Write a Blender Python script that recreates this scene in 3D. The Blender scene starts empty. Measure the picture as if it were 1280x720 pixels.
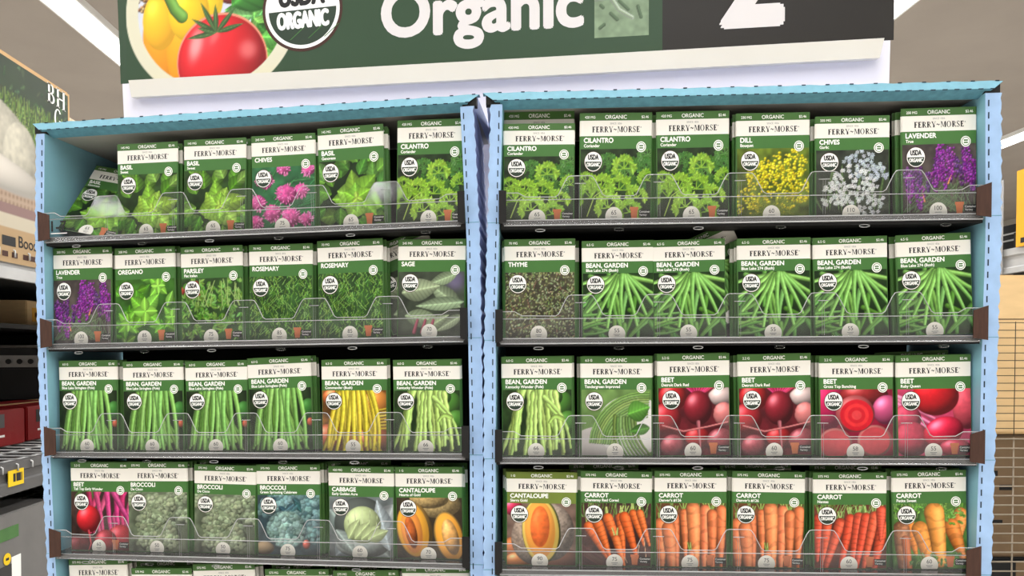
import bpy, bmesh, math, random
import numpy as np
from mathutils import Matrix, Vector

scene = bpy.context.scene
COL = scene.collection
R = math.radians
LAMP_W, LAMP_B, EXPOSURE = 200., 420., 0.0

# ---------------------------------------------------------------- colour + materials
def lin(c):
    c = np.asarray(c, dtype=float)
    return np.where(c <= .04045, c / 12.92, ((c + .055) / 1.055) ** 2.4)

def rgb(r, g, b):
    v = lin(np.array([r, g, b]) / 255.)
    return (float(v[0]), float(v[1]), float(v[2]), 1.0)

def mat(name, col, rough=.5, var=.0, scale=40., metal=0., spec=.3, bump=0., stretch=(1, 1, 1)):
    m = bpy.data.materials.new(name); m.use_nodes = True
    nt = m.node_tree; b = nt.nodes['Principled BSDF']
    c = rgb(*col)
    b.inputs['Base Color'].default_value = c
    b.inputs['Roughness'].default_value = rough
    b.inputs['Metallic'].default_value = metal
    b.inputs['Specular IOR Level'].default_value = spec
    if var or bump:
        tc = nt.nodes.new('ShaderNodeTexCoord'); mp = nt.nodes.new('ShaderNodeMapping')
        mp.inputs['Scale'].default_value = stretch
        nz = nt.nodes.new('ShaderNodeTexNoise'); nz.inputs['Scale'].default_value = scale
        nz.inputs['Detail'].default_value = 5
        nt.links.new(tc.outputs['Object'], mp.inputs['Vector'])
        nt.links.new(mp.outputs['Vector'], nz.inputs['Vector'])
        if var:
            rp = nt.nodes.new('ShaderNodeValToRGB')
            rp.color_ramp.elements[0].position = .3; rp.color_ramp.elements[1].position = .7
            rp.color_ramp.elements[0].color = tuple(x * (1 - var) for x in c[:3]) + (1,)
            rp.color_ramp.elements[1].color = tuple(min(1, x * (1 + var)) for x in c[:3]) + (1,)
            nt.links.new(nz.outputs['Fac'], rp.inputs['Fac'])
            nt.links.new(rp.outputs['Color'], b.inputs['Base Color'])
        if bump:
            bp = nt.nodes.new('ShaderNodeBump'); bp.inputs['Strength'].default_value = bump
            bp.inputs['Distance'].default_value = .002
            nt.links.new(nz.outputs['Fac'], bp.inputs['Height'])
            nt.links.new(bp.outputs['Normal'], b.inputs['Normal'])
    return m

def printed(name, rough=.42):
    m = bpy.data.materials.new(name); m.use_nodes = True
    nt = m.node_tree; b = nt.nodes['Principled BSDF']
    a = nt.nodes.new('ShaderNodeAttribute'); a.attribute_name = 'ink'
    nt.links.new(a.outputs['Color'], b.inputs['Base Color'])
    b.inputs['Roughness'].default_value = rough
    b.inputs['Specular IOR Level'].default_value = .25
    return m

def clear(name, amount, white, rough):
    """thin clear plastic: mostly transparent, a little gloss and haze"""
    m = bpy.data.materials.new(name); m.use_nodes = True
    nt = m.node_tree; nt.nodes.clear()
    o = nt.nodes.new('ShaderNodeOutputMaterial')
    tr = nt.nodes.new('ShaderNodeBsdfTransparent'); tr.inputs['Color'].default_value = (.97, .975, .97, 1)
    gl = nt.nodes.new('ShaderNodeBsdfGlossy'); gl.inputs['Roughness'].default_value = rough
    df = nt.nodes.new('ShaderNodeBsdfDiffuse'); df.inputs['Color'].default_value = (white, white, white, 1)
    fr = nt.nodes.new('ShaderNodeFresnel'); fr.inputs['IOR'].default_value = 1.5
    m1 = nt.nodes.new('ShaderNodeMixShader'); m2 = nt.nodes.new('ShaderNodeMixShader')
    m1.inputs[0].default_value = amount
    nt.links.new(tr.outputs[0], m1.inputs[1]); nt.links.new(df.outputs[0], m1.inputs[2])
    nt.links.new(fr.outputs[0], m2.inputs[0])
    nt.links.new(m1.outputs[0], m2.inputs[1]); nt.links.new(gl.outputs[0], m2.inputs[2])
    nt.links.new(m2.outputs[0], o.inputs['Surface'])
    return m

def emit(name, s):
    m = bpy.data.materials.new(name); m.use_nodes = True
    b = m.node_tree.nodes['Principled BSDF']
    b.inputs['Base Color'].default_value = (.9, .9, .9, 1)
    b.inputs['Emission Color'].default_value = (1, .99, .97, 1)
    b.inputs['Emission Strength'].default_value = s
    return m

M = dict(
    paper=mat('packet_paper', (236, 230, 218), .55),
    cream=mat('cream_ink', (244, 240, 230), .5),
    green=mat('green_ink', (70, 117, 57), .42, .10, 22),
    dgreen=mat('header_green_ink', (74, 114, 56), .42, .08, 30),
    olive=mat('olive_ink', (112, 130, 52), .42, .08, 30),
    white=mat('white_ink', (250, 250, 244), .45),
    grey=mat('grey_ink', (150, 150, 146), .5),
    ink=mat('black_ink', (34, 34, 34), .5),
    brownink=mat('dark_brown_ink', (70, 42, 34), .5),
    badgegreen=mat('badge_dark_green_ink', (46, 62, 48), .5),
    terra=mat('terracotta_ink', (206, 116, 70), .5),
    art=printed('printed_picture'),
    blue=mat('blue_board_face', (160, 191, 228), .6, .07, 60, bump=.1),
    cyan=mat('cyan_board_face', (122, 174, 192), .6, .07, 90, bump=.15),
    teal=mat('teal_board_inside', (146, 200, 218), .6, .05, 30),
    edgecyan=mat('cut_board_edge', (96, 150, 168), .7, .15, 120),
    lav=mat('lavender_board_outside', (196, 206, 236), .6, .04, 20),
    slot=mat('perforation_slot', (40, 52, 64), .8),
    greyboard=mat('grey_board_underside', (176, 172, 164), .7, .06, 25),
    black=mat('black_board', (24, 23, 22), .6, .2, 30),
    brown=mat('dark_brown_board', (70, 46, 36), .55, .18, 60, stretch=(6, 1, 1)),
    plastic=clear('clear_tray_plastic', .03, .8, .08),
    hazy=clear('hazy_plastic_foot', .14, .85, .2),
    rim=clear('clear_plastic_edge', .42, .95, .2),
    card=mat('white_sign_card', (232, 230, 238), .6, .015, 6),
    lip=mat('cream_sign_lip', (212, 208, 196), .6, .02, 12),
    signgreen=mat('sign_green_ink', (50, 74, 51), .45, .06, 3),
    signwhite=mat('sign_white_ink', (222, 217, 214), .5),
    signblack=mat('sign_black_ink', (38, 35, 31), .45, .05, 5),
    ceiling=mat('grey_ceiling_deck', (164, 155, 145), .8, .05, 1.2),
    floor=mat('polished_concrete', (206, 202, 196), .35, .08, 2.0),
    wall=mat('painted_wall', (176, 170, 160), .8, .04, .8),
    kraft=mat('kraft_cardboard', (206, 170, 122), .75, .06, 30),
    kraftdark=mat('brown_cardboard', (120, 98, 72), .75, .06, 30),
    kraftlight=mat('light_kraft_cardboard', (226, 192, 140), .75, .06, 14, stretch=(1, 1, 4)),
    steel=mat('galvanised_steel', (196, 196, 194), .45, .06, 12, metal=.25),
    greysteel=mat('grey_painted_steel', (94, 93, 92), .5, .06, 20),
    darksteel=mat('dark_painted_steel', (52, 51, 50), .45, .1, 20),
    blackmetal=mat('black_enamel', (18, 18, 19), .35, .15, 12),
    chrome=mat('brushed_control_panel', (150, 148, 144), .35, .05, 30, metal=.5),
    red=mat('red_carton', (132, 20, 22), .5, .08, 10),
    yellow=mat('yellow_tag', (246, 206, 24), .5, .03, 20),
    orange=mat('orange_sign_card', (250, 182, 40), .5, .02, 10),
    greycarton=mat('pale_grey_carton', (116, 114, 111), .6, .06, 12),
    housing=mat('white_fixture_metal', (225, 224, 220), .5),
    lamp=emit('lit_diffuser', 5.0),
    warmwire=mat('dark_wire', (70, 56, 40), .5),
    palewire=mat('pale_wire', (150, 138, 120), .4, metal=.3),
    fabric=mat('patterned_beige_cloth', (224, 206, 180), .9, .25, 60),
)

# ---------------------------------------------------------------- object helpers
def link(o): COL.objects.link(o); return o

def empty(name, mtx=None, label=None, cat=None, group=None):
    o = bpy.data.objects.new(name, None); link(o)
    o.empty_display_size = .02
    if mtx is not None: o.matrix_world = mtx
    tag(o, label, cat, group); return o

def tag(o, label=None, cat=None, group=None, kind=None):
    if label: o['label'] = label
    if cat: o['category'] = cat
    if group: o['group'] = group
    if kind: o['kind'] = kind
    return o

def child(name, me, parent, label=None):
    o = bpy.data.objects.new(name, me); link(o); o.parent = parent
    if label: o['label'] = label
    return o

class MB:
    """collects shapes into one mesh with several material slots"""
    def __init__(s): s.v = []; s.f = []; s.mi = []; s.mats = []; s.sm = []
    def slot(s, m):
        m = M[m] if isinstance(m, str) else m
        if m not in s.mats: s.mats.append(m)
        return s.mats.index(m)
    def poly(s, pts, m, smooth=False):
        n = len(s.v); s.v += [tuple(p) for p in pts]
        s.f.append(tuple(range(n, n + len(pts)))); s.mi.append(s.slot(m)); s.sm.append(smooth)
    def mesh(s, vs, fs, m, smooth=False):
        n = len(s.v); k = s.slot(m); s.v += [tuple(p) for p in vs]
        for f in fs: s.f.append(tuple(i + n for i in f)); s.mi.append(k); s.sm.append(smooth)
    def hexa(s, p, m, mats=None):
        """8 corners: bottom 4 ccw, top 4 ccw; mats: optional dict by face key"""
        F = dict(bottom=(3, 2, 1, 0), top=(4, 5, 6, 7), front=(0, 1, 5, 4), right=(1, 2, 6, 5), back=(2, 3, 7, 6), left=(3, 0, 4, 7))
        n = len(s.v); s.v += [tuple(q) for q in p]
        for k, f in F.items():
            s.f.append(tuple(i + n for i in f)); s.mi.append(s.slot((mats or {}).get(k, m))); s.sm.append(False)
    def box(s, x0, x1, y0, y1, z0, z1, m, mats=None):
        s.hexa([(x0, y0, z0), (x1, y0, z0), (x1, y1, z0), (x0, y1, z0), (x0, y0, z1), (x1, y0, z1), (x1, y1, z1), (x0, y1, z1)], m, mats)
    def bevbox(s, x0, x1, y0, y1, z0, z1, m, b=.004):
        bm = bmesh.new(); bmesh.ops.create_cube(bm, size=1)
        for v in bm.verts:
            v.co = Vector(((x0 + x1) / 2 + v.co.x * (x1 - x0), (y0 + y1) / 2 + v.co.y * (y1 - y0), (z0 + z1) / 2 + v.co.z * (z1 - z0)))
        bmesh.ops.bevel(bm, geom=bm.edges[:], offset=b, segments=2, affect='EDGES')
        bm.verts.index_update()
        s.mesh([v.co[:] for v in bm.verts], [[v.index for v in f.verts] for f in bm.faces], m); bm.free()
    def tube(s, pts, r, m, n=6, caps=True):
        pts = [Vector(p) for p in pts]; rings = []; base = len(s.v)
        for i, p in enumerate(pts):
            a = pts[max(0, i - 1)]; b = pts[min(len(pts) - 1, i + 1)]
            d = (b - a).normalized()
            u = d.cross(Vector((0, 1, 0)));
            if u.length < 1e-3: u = d.cross(Vector((0, 0, 1)))
            u.normalize(); w = d.cross(u)
            rings.append([p + (u * math.cos(t) + w * math.sin(t)) * r for t in [2 * math.pi * k / n for k in range(n)]])
        vs = [q[:] for g in rings for q in g]; fs = []
        for i in range(len(pts) - 1):
            for k in range(n):
                fs.append((i * n + k, i * n + (k + 1) % n, (i + 1) * n + (k + 1) % n, (i + 1) * n + k))
        if caps: fs += [tuple(range(n))[::-1], tuple((len(pts) - 1) * n + k for k in range(n))]
        s.mesh(vs, fs, m, True)
    def prism(s, prof, y0, y1, m, side=None):
        """outline in x,z pushed from y0 (front) to y1"""
        n = len(prof); base = len(s.v)
        s.v += [(x, y0, z) for x, z in prof] + [(x, y1, z) for x, z in prof]
        k = s.slot(m); ks = s.slot(side or m)
        s.f.append(tuple(range(base, base + n))); s.mi.append(k); s.sm.append(False)
        s.f.append(tuple(range(base + 2 * n - 1, base + n - 1, -1))); s.mi.append(k); s.sm.append(False)
        for i in range(n):
            j = (i + 1) % n
            s.f.append((base + i, base + n + i, base + n + j, base + j)); s.mi.append(ks); s.sm.append(False)
    def cyl(s, c, axis, r, h, m, n=20, r2=None):
        r2 = r if r2 is None else r2
        ax = 'xyz'.index(axis); vs = []
        for t, rr in ((-h / 2, r), (h / 2, r2)):
            for k in range(n):
                a = 2 * math.pi * k / n; q = [0, 0, 0]; q[ax] = t
                q[(ax + 1) % 3] = rr * math.cos(a); q[(ax + 2) % 3] = rr * math.sin(a)
                vs.append(tuple(q[i] + c[i] for i in range(3)))
        fs = [tuple(range(n))[::-1], tuple(range(n, 2 * n))] + [(k, (k + 1) % n, n + (k + 1) % n, n + k) for k in range(n)]
        s.mesh(vs, fs, m)
    def data(s, name):
        me = bpy.data.meshes.new(name); me.from_pydata(s.v, [], s.f)
        for m in s.mats: me.materials.append(m)
        me.polygons.foreach_set('material_index', s.mi); me.polygons.foreach_set('use_smooth', s.sm)
        me.update(); return me
    def part(s, name, parent, label=None): return child(name, s.data(name), parent, label)

# ---------------------------------------------------------------- lettering
_fonts = {}
def glyphs(text, bold):
    key = (text, bold)
    if key not in _fonts:
        cu = bpy.data.curves.new('lettering', 'FONT'); cu.body = text; cu.size = 1; cu.offset = bold; cu.resolution_u = 6
        ob = bpy.data.objects.new('lettering', cu); link(ob)
        me = bpy.data.meshes.new_from_object(ob.evaluated_get(bpy.context.evaluated_depsgraph_get()))
        vs = [(v.co.x, v.co.y) for v in me.vertices]; fs = [tuple(p.vertices) for p in me.polygons]
        bpy.data.objects.remove(ob); bpy.data.curves.remove(cu); bpy.data.meshes.remove(me)
        _fonts[key] = (vs, fs)
    return _fonts[key]
CAP = max(y for x, y in glyphs('H', 0.0)[0])

class Sheet(MB):
    """flat print: x right, z up, each layer a hair in front of the last"""
    EPS = .00009
    def y(s, layer): return -s.EPS * layer
    def shape(s, pts, m, layer): s.poly([(x, s.y(layer), z) for x, z in pts], m)
    def rect(s, x0, x1, z0, z1, m, layer): s.shape([(x0, z0), (x1, z0), (x1, z1), (x0, z1)], m, layer)
    def disc(s, cx, cz, r, m, layer, a0=0, a1=360, n=40, clip=None):
        pts = [(cx + r * math.cos(R(a0 + (a1 - a0) * k / n)), cz + r * math.sin(R(a0 + (a1 - a0) * k / n))) for k in range(n + (a1 - a0 != 360))]
        if clip is not None: pts = [(x, max(z, clip)) for x, z in pts]
        s.shape(pts, m, layer)
    def text(s, t, x, z, h, m, layer, align='l', bold=.0, width=None):
        vs, fs = glyphs(t, 0.0); k = h / CAP
        xs = [p[0] for p in vs]; x0, x1 = min(xs), max(xs); kx = k if width is None else width / (x1 - x0)
        w = (x1 - x0) * kx
        ox = x - (0 if align == 'l' else w / 2 if align == 'c' else w)
        spread = [(0, 0)] if bold < .006 else [(bold * k * math.cos(t_), bold * k * math.sin(t_)) for t_ in (0, .785, 1.571, 2.356, 3.142, 3.927, 4.712, 5.498)][::1 if h > .02 else 2]
        for i, (ex, ez) in enumerate(spread):              # heavier weight: overlapping strikes of the same letter
            s.mesh([(ox + (a - x0) * kx + ex, s.y(layer + i * .04), z + b * k + ez) for a, b in vs], fs, m)
    def serif(s, t, x0, x1, z, h, m, layer, T=.24, H=.11):
        """high-contrast roman capitals drawn from strokes"""
        def ring(cx, cz, rx, rz, tx, tz, a0, a1, n=18):
            o = [(cx + rx * math.cos(R(a0 + (a1 - a0) * k / n)), cz + rz * math.sin(R(a0 + (a1 - a0) * k / n))) for k in range(n + 1)]
            i = [(cx + (rx - tx) * math.cos(R(a0 + (a1 - a0) * k / n)), cz + (rz - tz) * math.sin(R(a0 + (a1 - a0) * k / n))) for k in range(n + 1)]
            return [[o[k], o[k + 1], i[k + 1], i[k]] for k in range(n)]
        def bar(a, b, c, d): return [(a, c), (b, c), (b, d), (a, d)]
        def stem(x): return [bar(x, x + T, 0, 1), bar(x - .07, x + T + .07, 0, .05), bar(x - .07, x + T + .07, .95, 1)]
        G = dict(
            F=(.62, stem(.1) + [bar(.1, .6, 1 - H, 1), bar(.55, .6, .74, 1), bar(.1, .45, .48, .48 + H), bar(.41, .46, .38, .64)]),
            E=(.66, stem(.1) + [bar(.1, .6, 1 - H, 1), bar(.55, .6, .74, 1), bar(.1, .45, .48, .48 + H), bar(.41, .46, .38, .64), bar(.1, .63, 0, H), bar(.58, .63, 0, .27)]),
            R=(.76, stem(.1) + ring(.34, .74, .3, .26, .15, .06, -90, 90) + [bar(.1, .36, 1 - H, 1), bar(.1, .36, .48, .48 + H), [(.3, .5), (.46, .5), (.78, 0), (.6, 0)], bar(.58, .82, 0, .05)]),
            Y=(.78, [[(.04, 1), (.22, 1), (.46, .42), (.32, .42)], [(.68, 1), (.74, 1), (.46, .42), (.4, .42)], bar(.31, .31 + T, 0, .45), bar(.22, .57, 0, .05), bar(-.02, .3, .95, 1), bar(.58, .8, .95, 1)]),
            M=(1.0, [bar(.13, .19, 0, 1), bar(.04, .28, 0, .05), bar(.04, .2, .95, 1), [(.13, 1), (.31, 1), (.57, .05), (.48, .05)], [(.48, .05), (.55, .05), (.83, 1), (.76, 1)], bar(.74, .74 + T, 0, 1), bar(.66, .99, 0, .05), bar(.8, .98, .95, 1)]),
            O=(.86, ring(.42, .5, .39, .53, .17, .05, 0, 360, 28)),
            S=(.58, ring(.29, .745, .24, .275, .13, .06, 20, 250) + ring(.29, .26, .26, .285, .14, .06, -160, 80) + [[(.12, .62), (.24, .7), (.5, .36), (.38, .3)], bar(.47, .52, .72, .98), bar(.05, .1, .02, .28)]),
        )
        G.update(
            B=(.74, stem(.1) + ring(.36, .745, .27, .255, .16, .06, -90, 90) + ring(.38, .26, .31, .26, .16, .06, -90, 90) + [bar(.1, .4, 1 - H, 1), bar(.1, .4, .46, .46 + H), bar(.1, .4, 0, H)]),
            H=(.98, stem(.1) + stem(.64) + [bar(.1, .7, .46, .46 + H)]),
            G=(.86, ring(.44, .5, .4, .53, .17, .06, 40, 320, 24) + [bar(.66, .82, .04, .44), bar(.56, .88, .4, .45)]))
        G['~'] = (.66, [[(.02, .36), (.06, .5), (.2, .64), (.3, .6), (.24, .46), (.16, .48)], [(.2, .64), (.3, .6), (.46, .5), (.4, .34), (.28, .44)], [(.4, .34), (.36, .5), (.48, .48), (.58, .6), (.62, .5), (.5, .34)]])
        tot = sum(G[c][0] for c in t) + .06 * (len(t) - 1); k = (x1 - x0) / tot; x = x0
        for c in t:
            for p in G[c][1]: s.shape([(x + a * k, z + b * h) for a, b in p], m, layer)
            x += (G[c][0] + .06) * k

# ---------------------------------------------------------------- printed pictures (the photo printed on each packet)
def smooth(x): x = np.clip(x, 0, 1); return x * x * (3 - 2 * x)

class Art:
    """a small picture computed on a fine grid; x runs 0..1, y runs down 0..hh"""
    def __init__(s, base, hh=.90, n=100, seed=1, var=.25, sc=9):
        s.n = n; s.m = int(round(n * hh)); s.hh = hh; s.px = 1.2 / n
        s.Y, s.X = np.meshgrid(np.linspace(0, hh, s.m + 1), np.linspace(0, 1, n + 1), indexing='ij')
        s.rng = np.random.RandomState(seed)
        s.c = np.ones(s.X.shape + (3,)) * np.array(base, float) / 255.
        s.c *= (1 - var + 2 * var * s.noise(sc))[..., None]
    def noise(s, f, oct=2):
        o = np.zeros_like(s.X); a = 1.; t = 0
        for k in range(oct):
            g = s.rng.rand(int(f) + 3, int(f) + 3)
            u = s.X * f; v = s.Y * f; i = u.astype(int); j = v.astype(int); u = smooth(u - i); v = smooth(v - j)
            o += a * ((g[j, i] * (1 - u) + g[j, i + 1] * u) * (1 - v) + (g[j + 1, i] * (1 - u) + g[j + 1, i + 1] * u) * v)
            t += a; a *= .5; f *= 2
        return o / t
    def put(s, mask, col):
        mask = np.clip(mask, 0, 1)[..., None]
        s.c = s.c * (1 - mask) + np.clip(col, 0, 1) * mask
    def ell(s, cx, cy, rx, ry, col, ang=0, hl=.35, rough=0, lo=.45, flat=False, tex=0, tf=20):
        c, n = math.cos(R(ang)), math.sin(R(ang)); dx = s.X - cx; dy = s.Y - cy
        u = (dx * c + dy * n) / rx; v = (-dx * n + dy * c) / ry
        d = np.sqrt(u * u + v * v)
        if rough: d = d + rough * (s.noise(14) - .5)
        mask = smooth((1 - d) * min(rx, ry) / s.px + .5)
        z = np.sqrt(np.clip(1 - d * d, 0, 1))
        wx = (u * c - v * n); wy = (u * n + v * c)
        l = np.clip(-.42 * wx - .5 * wy + .76 * z, 0, 1)
        t = np.ones_like(l) if flat else lo + (1.15 - lo) * l
        if tex: t = t * (1 - tex + 2 * tex * s.noise(tf))
        out = np.array(col, float) / 255. * t[..., None]
        if hl: out = out + hl * (l ** 14)[..., None]
        s.put(mask, out)
    def cap(s, pts, r0, r1, col, lo=.5, hl=.15, tex=0, tf=30, bumps=0, rings=0, power=1.):
        best = np.full(s.X.shape, 9.); sd = np.zeros_like(best); tt = np.zeros_like(best); N = len(pts) - 1
        for k in range(N):
            (ax, ay), (bx, by) = pts[k], pts[k + 1]; ex, ey = bx - ax, by - ay; L = ex * ex + ey * ey + 1e-9
            t = np.clip(((s.X - ax) * ex + (s.Y - ay) * ey) / L, 0, 1)
            px, py = s.X - ax - t * ex, s.Y - ay - t * ey
            T = (k + t) / N; r = r0 + (r1 - r0) * T ** power
            if bumps: r = r * (1 + .16 * np.sin(T * bumps * 6.283))
            d = np.sqrt(px * px + py * py) / r; w = d < best
            best = np.where(w, d, best); tt = np.where(w, T, tt)
            sd = np.where(w, (px * ey - py * ex) / math.sqrt(L) / r, sd)
        mask = smooth((1 - best) * max(r0, r1) / s.px + .5)
        z = np.sqrt(np.clip(1 - best ** 2, 0, 1)); l = np.clip(.75 * z + .35 * sd + .1, 0, 1)
        t = lo + (1.12 - lo) * l
        if tex: t = t * (1 - tex + 2 * tex * s.noise(tf))
        if rings: t = t * (1 - .13 * smooth((np.sin(tt * rings + 9 * s.noise(5)) - .55) * 4))
        s.put(mask, np.array(col, float) / 255. * t[..., None] + hl * (l ** 10)[..., None])
    def leaf(s, x, y, ang, L, W, col, vein=.18, rib=.25, crv=0, p=.8, nv=7):
        c, n = math.cos(R(ang)), math.sin(R(ang)); dx = s.X - x; dy = s.Y - y
        u = (dx * c + dy * n) / L; v = (-dx * n + dy * c) / W; v = v - crv * u * u * L / W
        prof = np.sin(math.pi * np.clip(u, 0, 1) ** p) + 1e-6; q = np.abs(v) / prof
        mask = smooth((1 - q) * W * prof / s.px + .3) * (u > 0) * (u < 1)
        t = .72 + .32 * (1 - q) + np.where(v < 0, .1, -.08)
        t = t * (1 - vein * smooth((np.sin((u * nv - np.abs(v) * 1.4) * 6.283) - .3) * 2))
        t = t + rib * np.exp(-(v / .09) ** 2)
        s.put(mask, np.array(col, float) / 255. * t[..., None])
    def glow(s, cx, cy, rx, ry, col, k, ang=0):
        c, n = math.cos(R(ang)), math.sin(R(ang)); dx = s.X - cx; dy = s.Y - cy
        s.put(k * np.exp(-2.2 * (((dx * c + dy * n) / rx) ** 2 + ((-dx * n + dy * c) / ry) ** 2) ** 1.5), np.array(col, float) / 255. * np.ones_like(s.c))
    def scatter(s, k, fn, x0=-.05, x1=1.05, y0=-.05, y1=None):
        y1 = s.hh + .05 if y1 is None else y1
        for i in range(k): fn(s.rng.uniform(x0, x1), s.rng.uniform(y0, y1))
    def u(s, a, b): return s.rng.uniform(a, b)
    def jit(s, col, a=18):
        d = s.u(-a, a); return [max(0, min(255, c + d + s.u(-a, a) * .35)) for c in col]
    def mesh(s, name, w, x0=None, z1=0., y=0.):
        """grid mesh of width w whose top edge sits at z1, left edge at x0"""
        x0 = -w / 2 if x0 is None else x0
        n1, m1 = s.n + 1, s.m + 1
        co = np.stack([x0 + s.X * w, np.full(s.X.shape, y), z1 - s.Y * w], -1).reshape(-1, 3)
        i = np.arange(s.m)[:, None] * n1 + np.arange(s.n)[None, :]
        f = np.stack([i + n1, i + n1 + 1, i + 1, i], -1).reshape(-1, 4)
        me = bpy.data.meshes.new(name)
        me.vertices.add(len(co)); me.vertices.foreach_set('co', co.ravel())
        me.loops.add(f.size); me.loops.foreach_set('vertex_index', f.ravel())
        me.polygons.add(len(f)); me.polygons.foreach_set('loop_start', np.arange(len(f)) * 4)
        me.update(calc_edges=True)
        at = me.color_attributes.new('ink', 'FLOAT_COLOR', 'POINT')
        rgba = np.concatenate([lin(np.clip(s.c, 0, 1)).reshape(-1, 3), np.ones((len(co), 1))], 1)
        at.data.foreach_set('color', rgba.ravel())
        me.materials.append(M['art']); return me

def basil(seed, ring, inner, bg, vein, n=34):
    a = Art(bg, seed=seed, var=.4)
    for i in range(n):
        t = a.u(0, 6.28); r = a.u(.28, .62); x = .55 + r * math.cos(t); y = .5 + r * .8 * math.sin(t)
        a.leaf(x, y, math.degrees(t) + a.u(-50, 50) , a.u(.22, .36), a.u(.08, .13), a.jit(ring, 26), vein * .8, nv=4)
    for i in range(9):
        a.leaf(.58 + a.u(-.03, .03), .52 + a.u(-.03, .03), i * 40 + 10 + a.u(-16, 16), a.u(.28, .44), a.u(.13, .17), a.jit(inner, 22), vein * .7, .12, nv=5)
    for i in range(6):
        a.leaf(.58, .52, i * 60 + 35 + a.u(-12, 12), a.u(.18, .25), .1, a.jit([c * 1.1 for c in inner], 12), vein * .6, .16, nv=4)
    for i in range(3): a.leaf(.58, .52, i * 120 + 20, .1, .04, (176, 212, 86), .1, .15)
    return a
def pic_basil(): return basil(3, (98, 146, 44), (140, 186, 66), (38, 62, 24), .22)
def pic_basil_dark(): return basil(8, (78, 126, 40), (132, 184, 66), (26, 42, 18), .14)
def pic_chives():
    a = Art((48, 100, 62), seed=5, var=.3)
    for i in range(16): a.leaf(a.u(0, 1), a.u(0, .9), a.u(-60, 20), .5, .03, a.jit((60, 122, 72)), .05)
    for x, y, r in ((.9, .06, .1), (.5, .03, .1), (.2, .18, .14), (.78, .36, .11), (.1, .5, .13), (.55, .4, .17), (.32, .66, .14), (.62, .72, .15), (.05, .78, .12), (.86, .76, .1)):
        a.ell(x, y, r, r * .85, (208, 84, 150), hl=.0, rough=.4, lo=.55, tex=.25, tf=26)
        for k in range(34):
            t = a.u(0, 6.28); q = r * math.sqrt(a.u(0, 1)) * .95
            a.leaf(x + q * math.cos(t), y + q * .85 * math.sin(t), math.degrees(t), .05, .012, a.jit((236, 130, 186), 26), 0, .1)
    return a
def pic_cilantro():
    a = Art((40, 56, 30), seed=11, var=.4)
    def frond(x, y, s, col):
        for k in range(5):
            t = -90 + (k - 2) * 46 + a.u(-10, 10)
            ex, ey = x + s * .5 * math.cos(R(t)), y + s * .5 * math.sin(R(t))
            a.cap([(x, y), (ex, ey)], .008, .006, col, hl=0)
            for j in range(5):
                q = t + (j - 2) * 38
                a.leaf(ex - .05 * s * math.cos(R(q)), ey - .05 * s * math.sin(R(q)), q, s * a.u(.36, .5), s * .17, a.jit(col, 14), .12, .16, nv=3)
    for i in range(16): frond(a.u(.3, 1.05), a.u(.05, .55), a.u(.14, .2), a.jit((76, 122, 50), 18))
    for x, y, s in ((.62, .25, .22), (.8, .62, .2), (.55, .52, .26), (.3, .5, .24), (.15, .62, .28), (.4, .74, .26), (.7, .8, .22), (.08, .42, .18), (.95, .4, .18)):
        frond(x, y, s, a.jit((150, 196, 62), 12))
    a.cap([(.1, .85), (.2, .6), (.36, .5)], .008, .006, (176, 206, 96), hl=0)
    return a
def pic_dill():
    a = Art((92, 110, 34), seed=13, var=.4)
    def dot(x, y): a.ell(x, y, a.u(.012, .028), a.u(.01, .022), a.jit((222, 208, 34), 30), hl=.1, lo=.6)
    for cx, cy, r, k in ((.72, .22, .26, 150), (.35, .3, .22, 90), (.5, .55, .4, 190), (.85, .55, .2, 90), (.12, .7, .2, 60)):
        for i in range(k):
            t = a.u(0, 6.28); q = r * math.sqrt(a.u(0, 1)); dot(cx + q * math.cos(t), cy + .8 * q * math.sin(t))
    for i in range(40): a.cap([(.5 + a.u(-.3, .3), .85), (.5 + a.u(-.5, .5), .5 + a.u(0, .2))], .005, .003, (126, 140, 40), hl=0)
    return a
def pic_garlic():
    a = Art((52, 58, 46), seed=17, var=.4)
    for i in range(9): a.leaf(a.u(.1, .9), .85, a.u(-120, -60), .7, .025, (84, 108, 64), .05)
    for cx, cy, r, k, col in ((.62, .2, .24, 46, (196, 206, 220)), (.9, .3, .14, 16, (200, 212, 226)), (.5, .48, .32, 80, (232, 236, 236)), (.24, .6, .2, 30, (238, 240, 238)), (.72, .66, .24, 40, (226, 230, 234))):
        for i in range(k):
            t = a.u(0, 6.28); q = r * math.sqrt(a.u(0, 1)); x, y = cx + q * math.cos(t), cy + q * .85 * math.sin(t); b = a.u(0, 60); g = a.jit(col, 16)
            for j in range(6): a.leaf(x, y, b + j * 60, a.u(.028, .044), .011, g, 0, .05)
            a.ell(x, y, .006, .006, (150, 160, 110), hl=0)
    return a
def pic_lavender():
    a = Art((74, 66, 62), seed=19, var=.4)
    for i in range(60): a.cap([(a.u(0, 1), .85), (a.u(0, 1), a.u(.4, .6))], .006, .004, a.jit((104, 126, 88), 22), hl=0)
    def spike(x, y, h, w, col):
        for i in range(int(60 * h / .4)):
            t = a.u(0, 1); a.ell(x + w * a.u(-1, 1) * (.45 + .55 * math.sin(3.14 * min(1, t + .15))), y + t * h, a.u(.011, .02), a.u(.012, .02), a.jit(col, 34), hl=.08, lo=.5)
    for i in range(16): spike(a.u(0, 1), a.u(.0, .4), a.u(.2, .36), .035, (104, 54, 124))
    for x, y, h in ((.1, .38, .36), (.52, .0, .5), (.66, .04, .42), (.58, .08, .5), (.88, .02, .5), (.24, .5, .34), (.95, .2, .4), (.44, .3, .3)):
        spike(x, y, h, .06, (146, 52, 158))
    a.cap([(.62, .5), (.66, .4)], .012, .003, (224, 150, 84)); a.cap([(.3, .72), (.27, .62)], .012, .003, (222, 144, 90))
    return a
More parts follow.
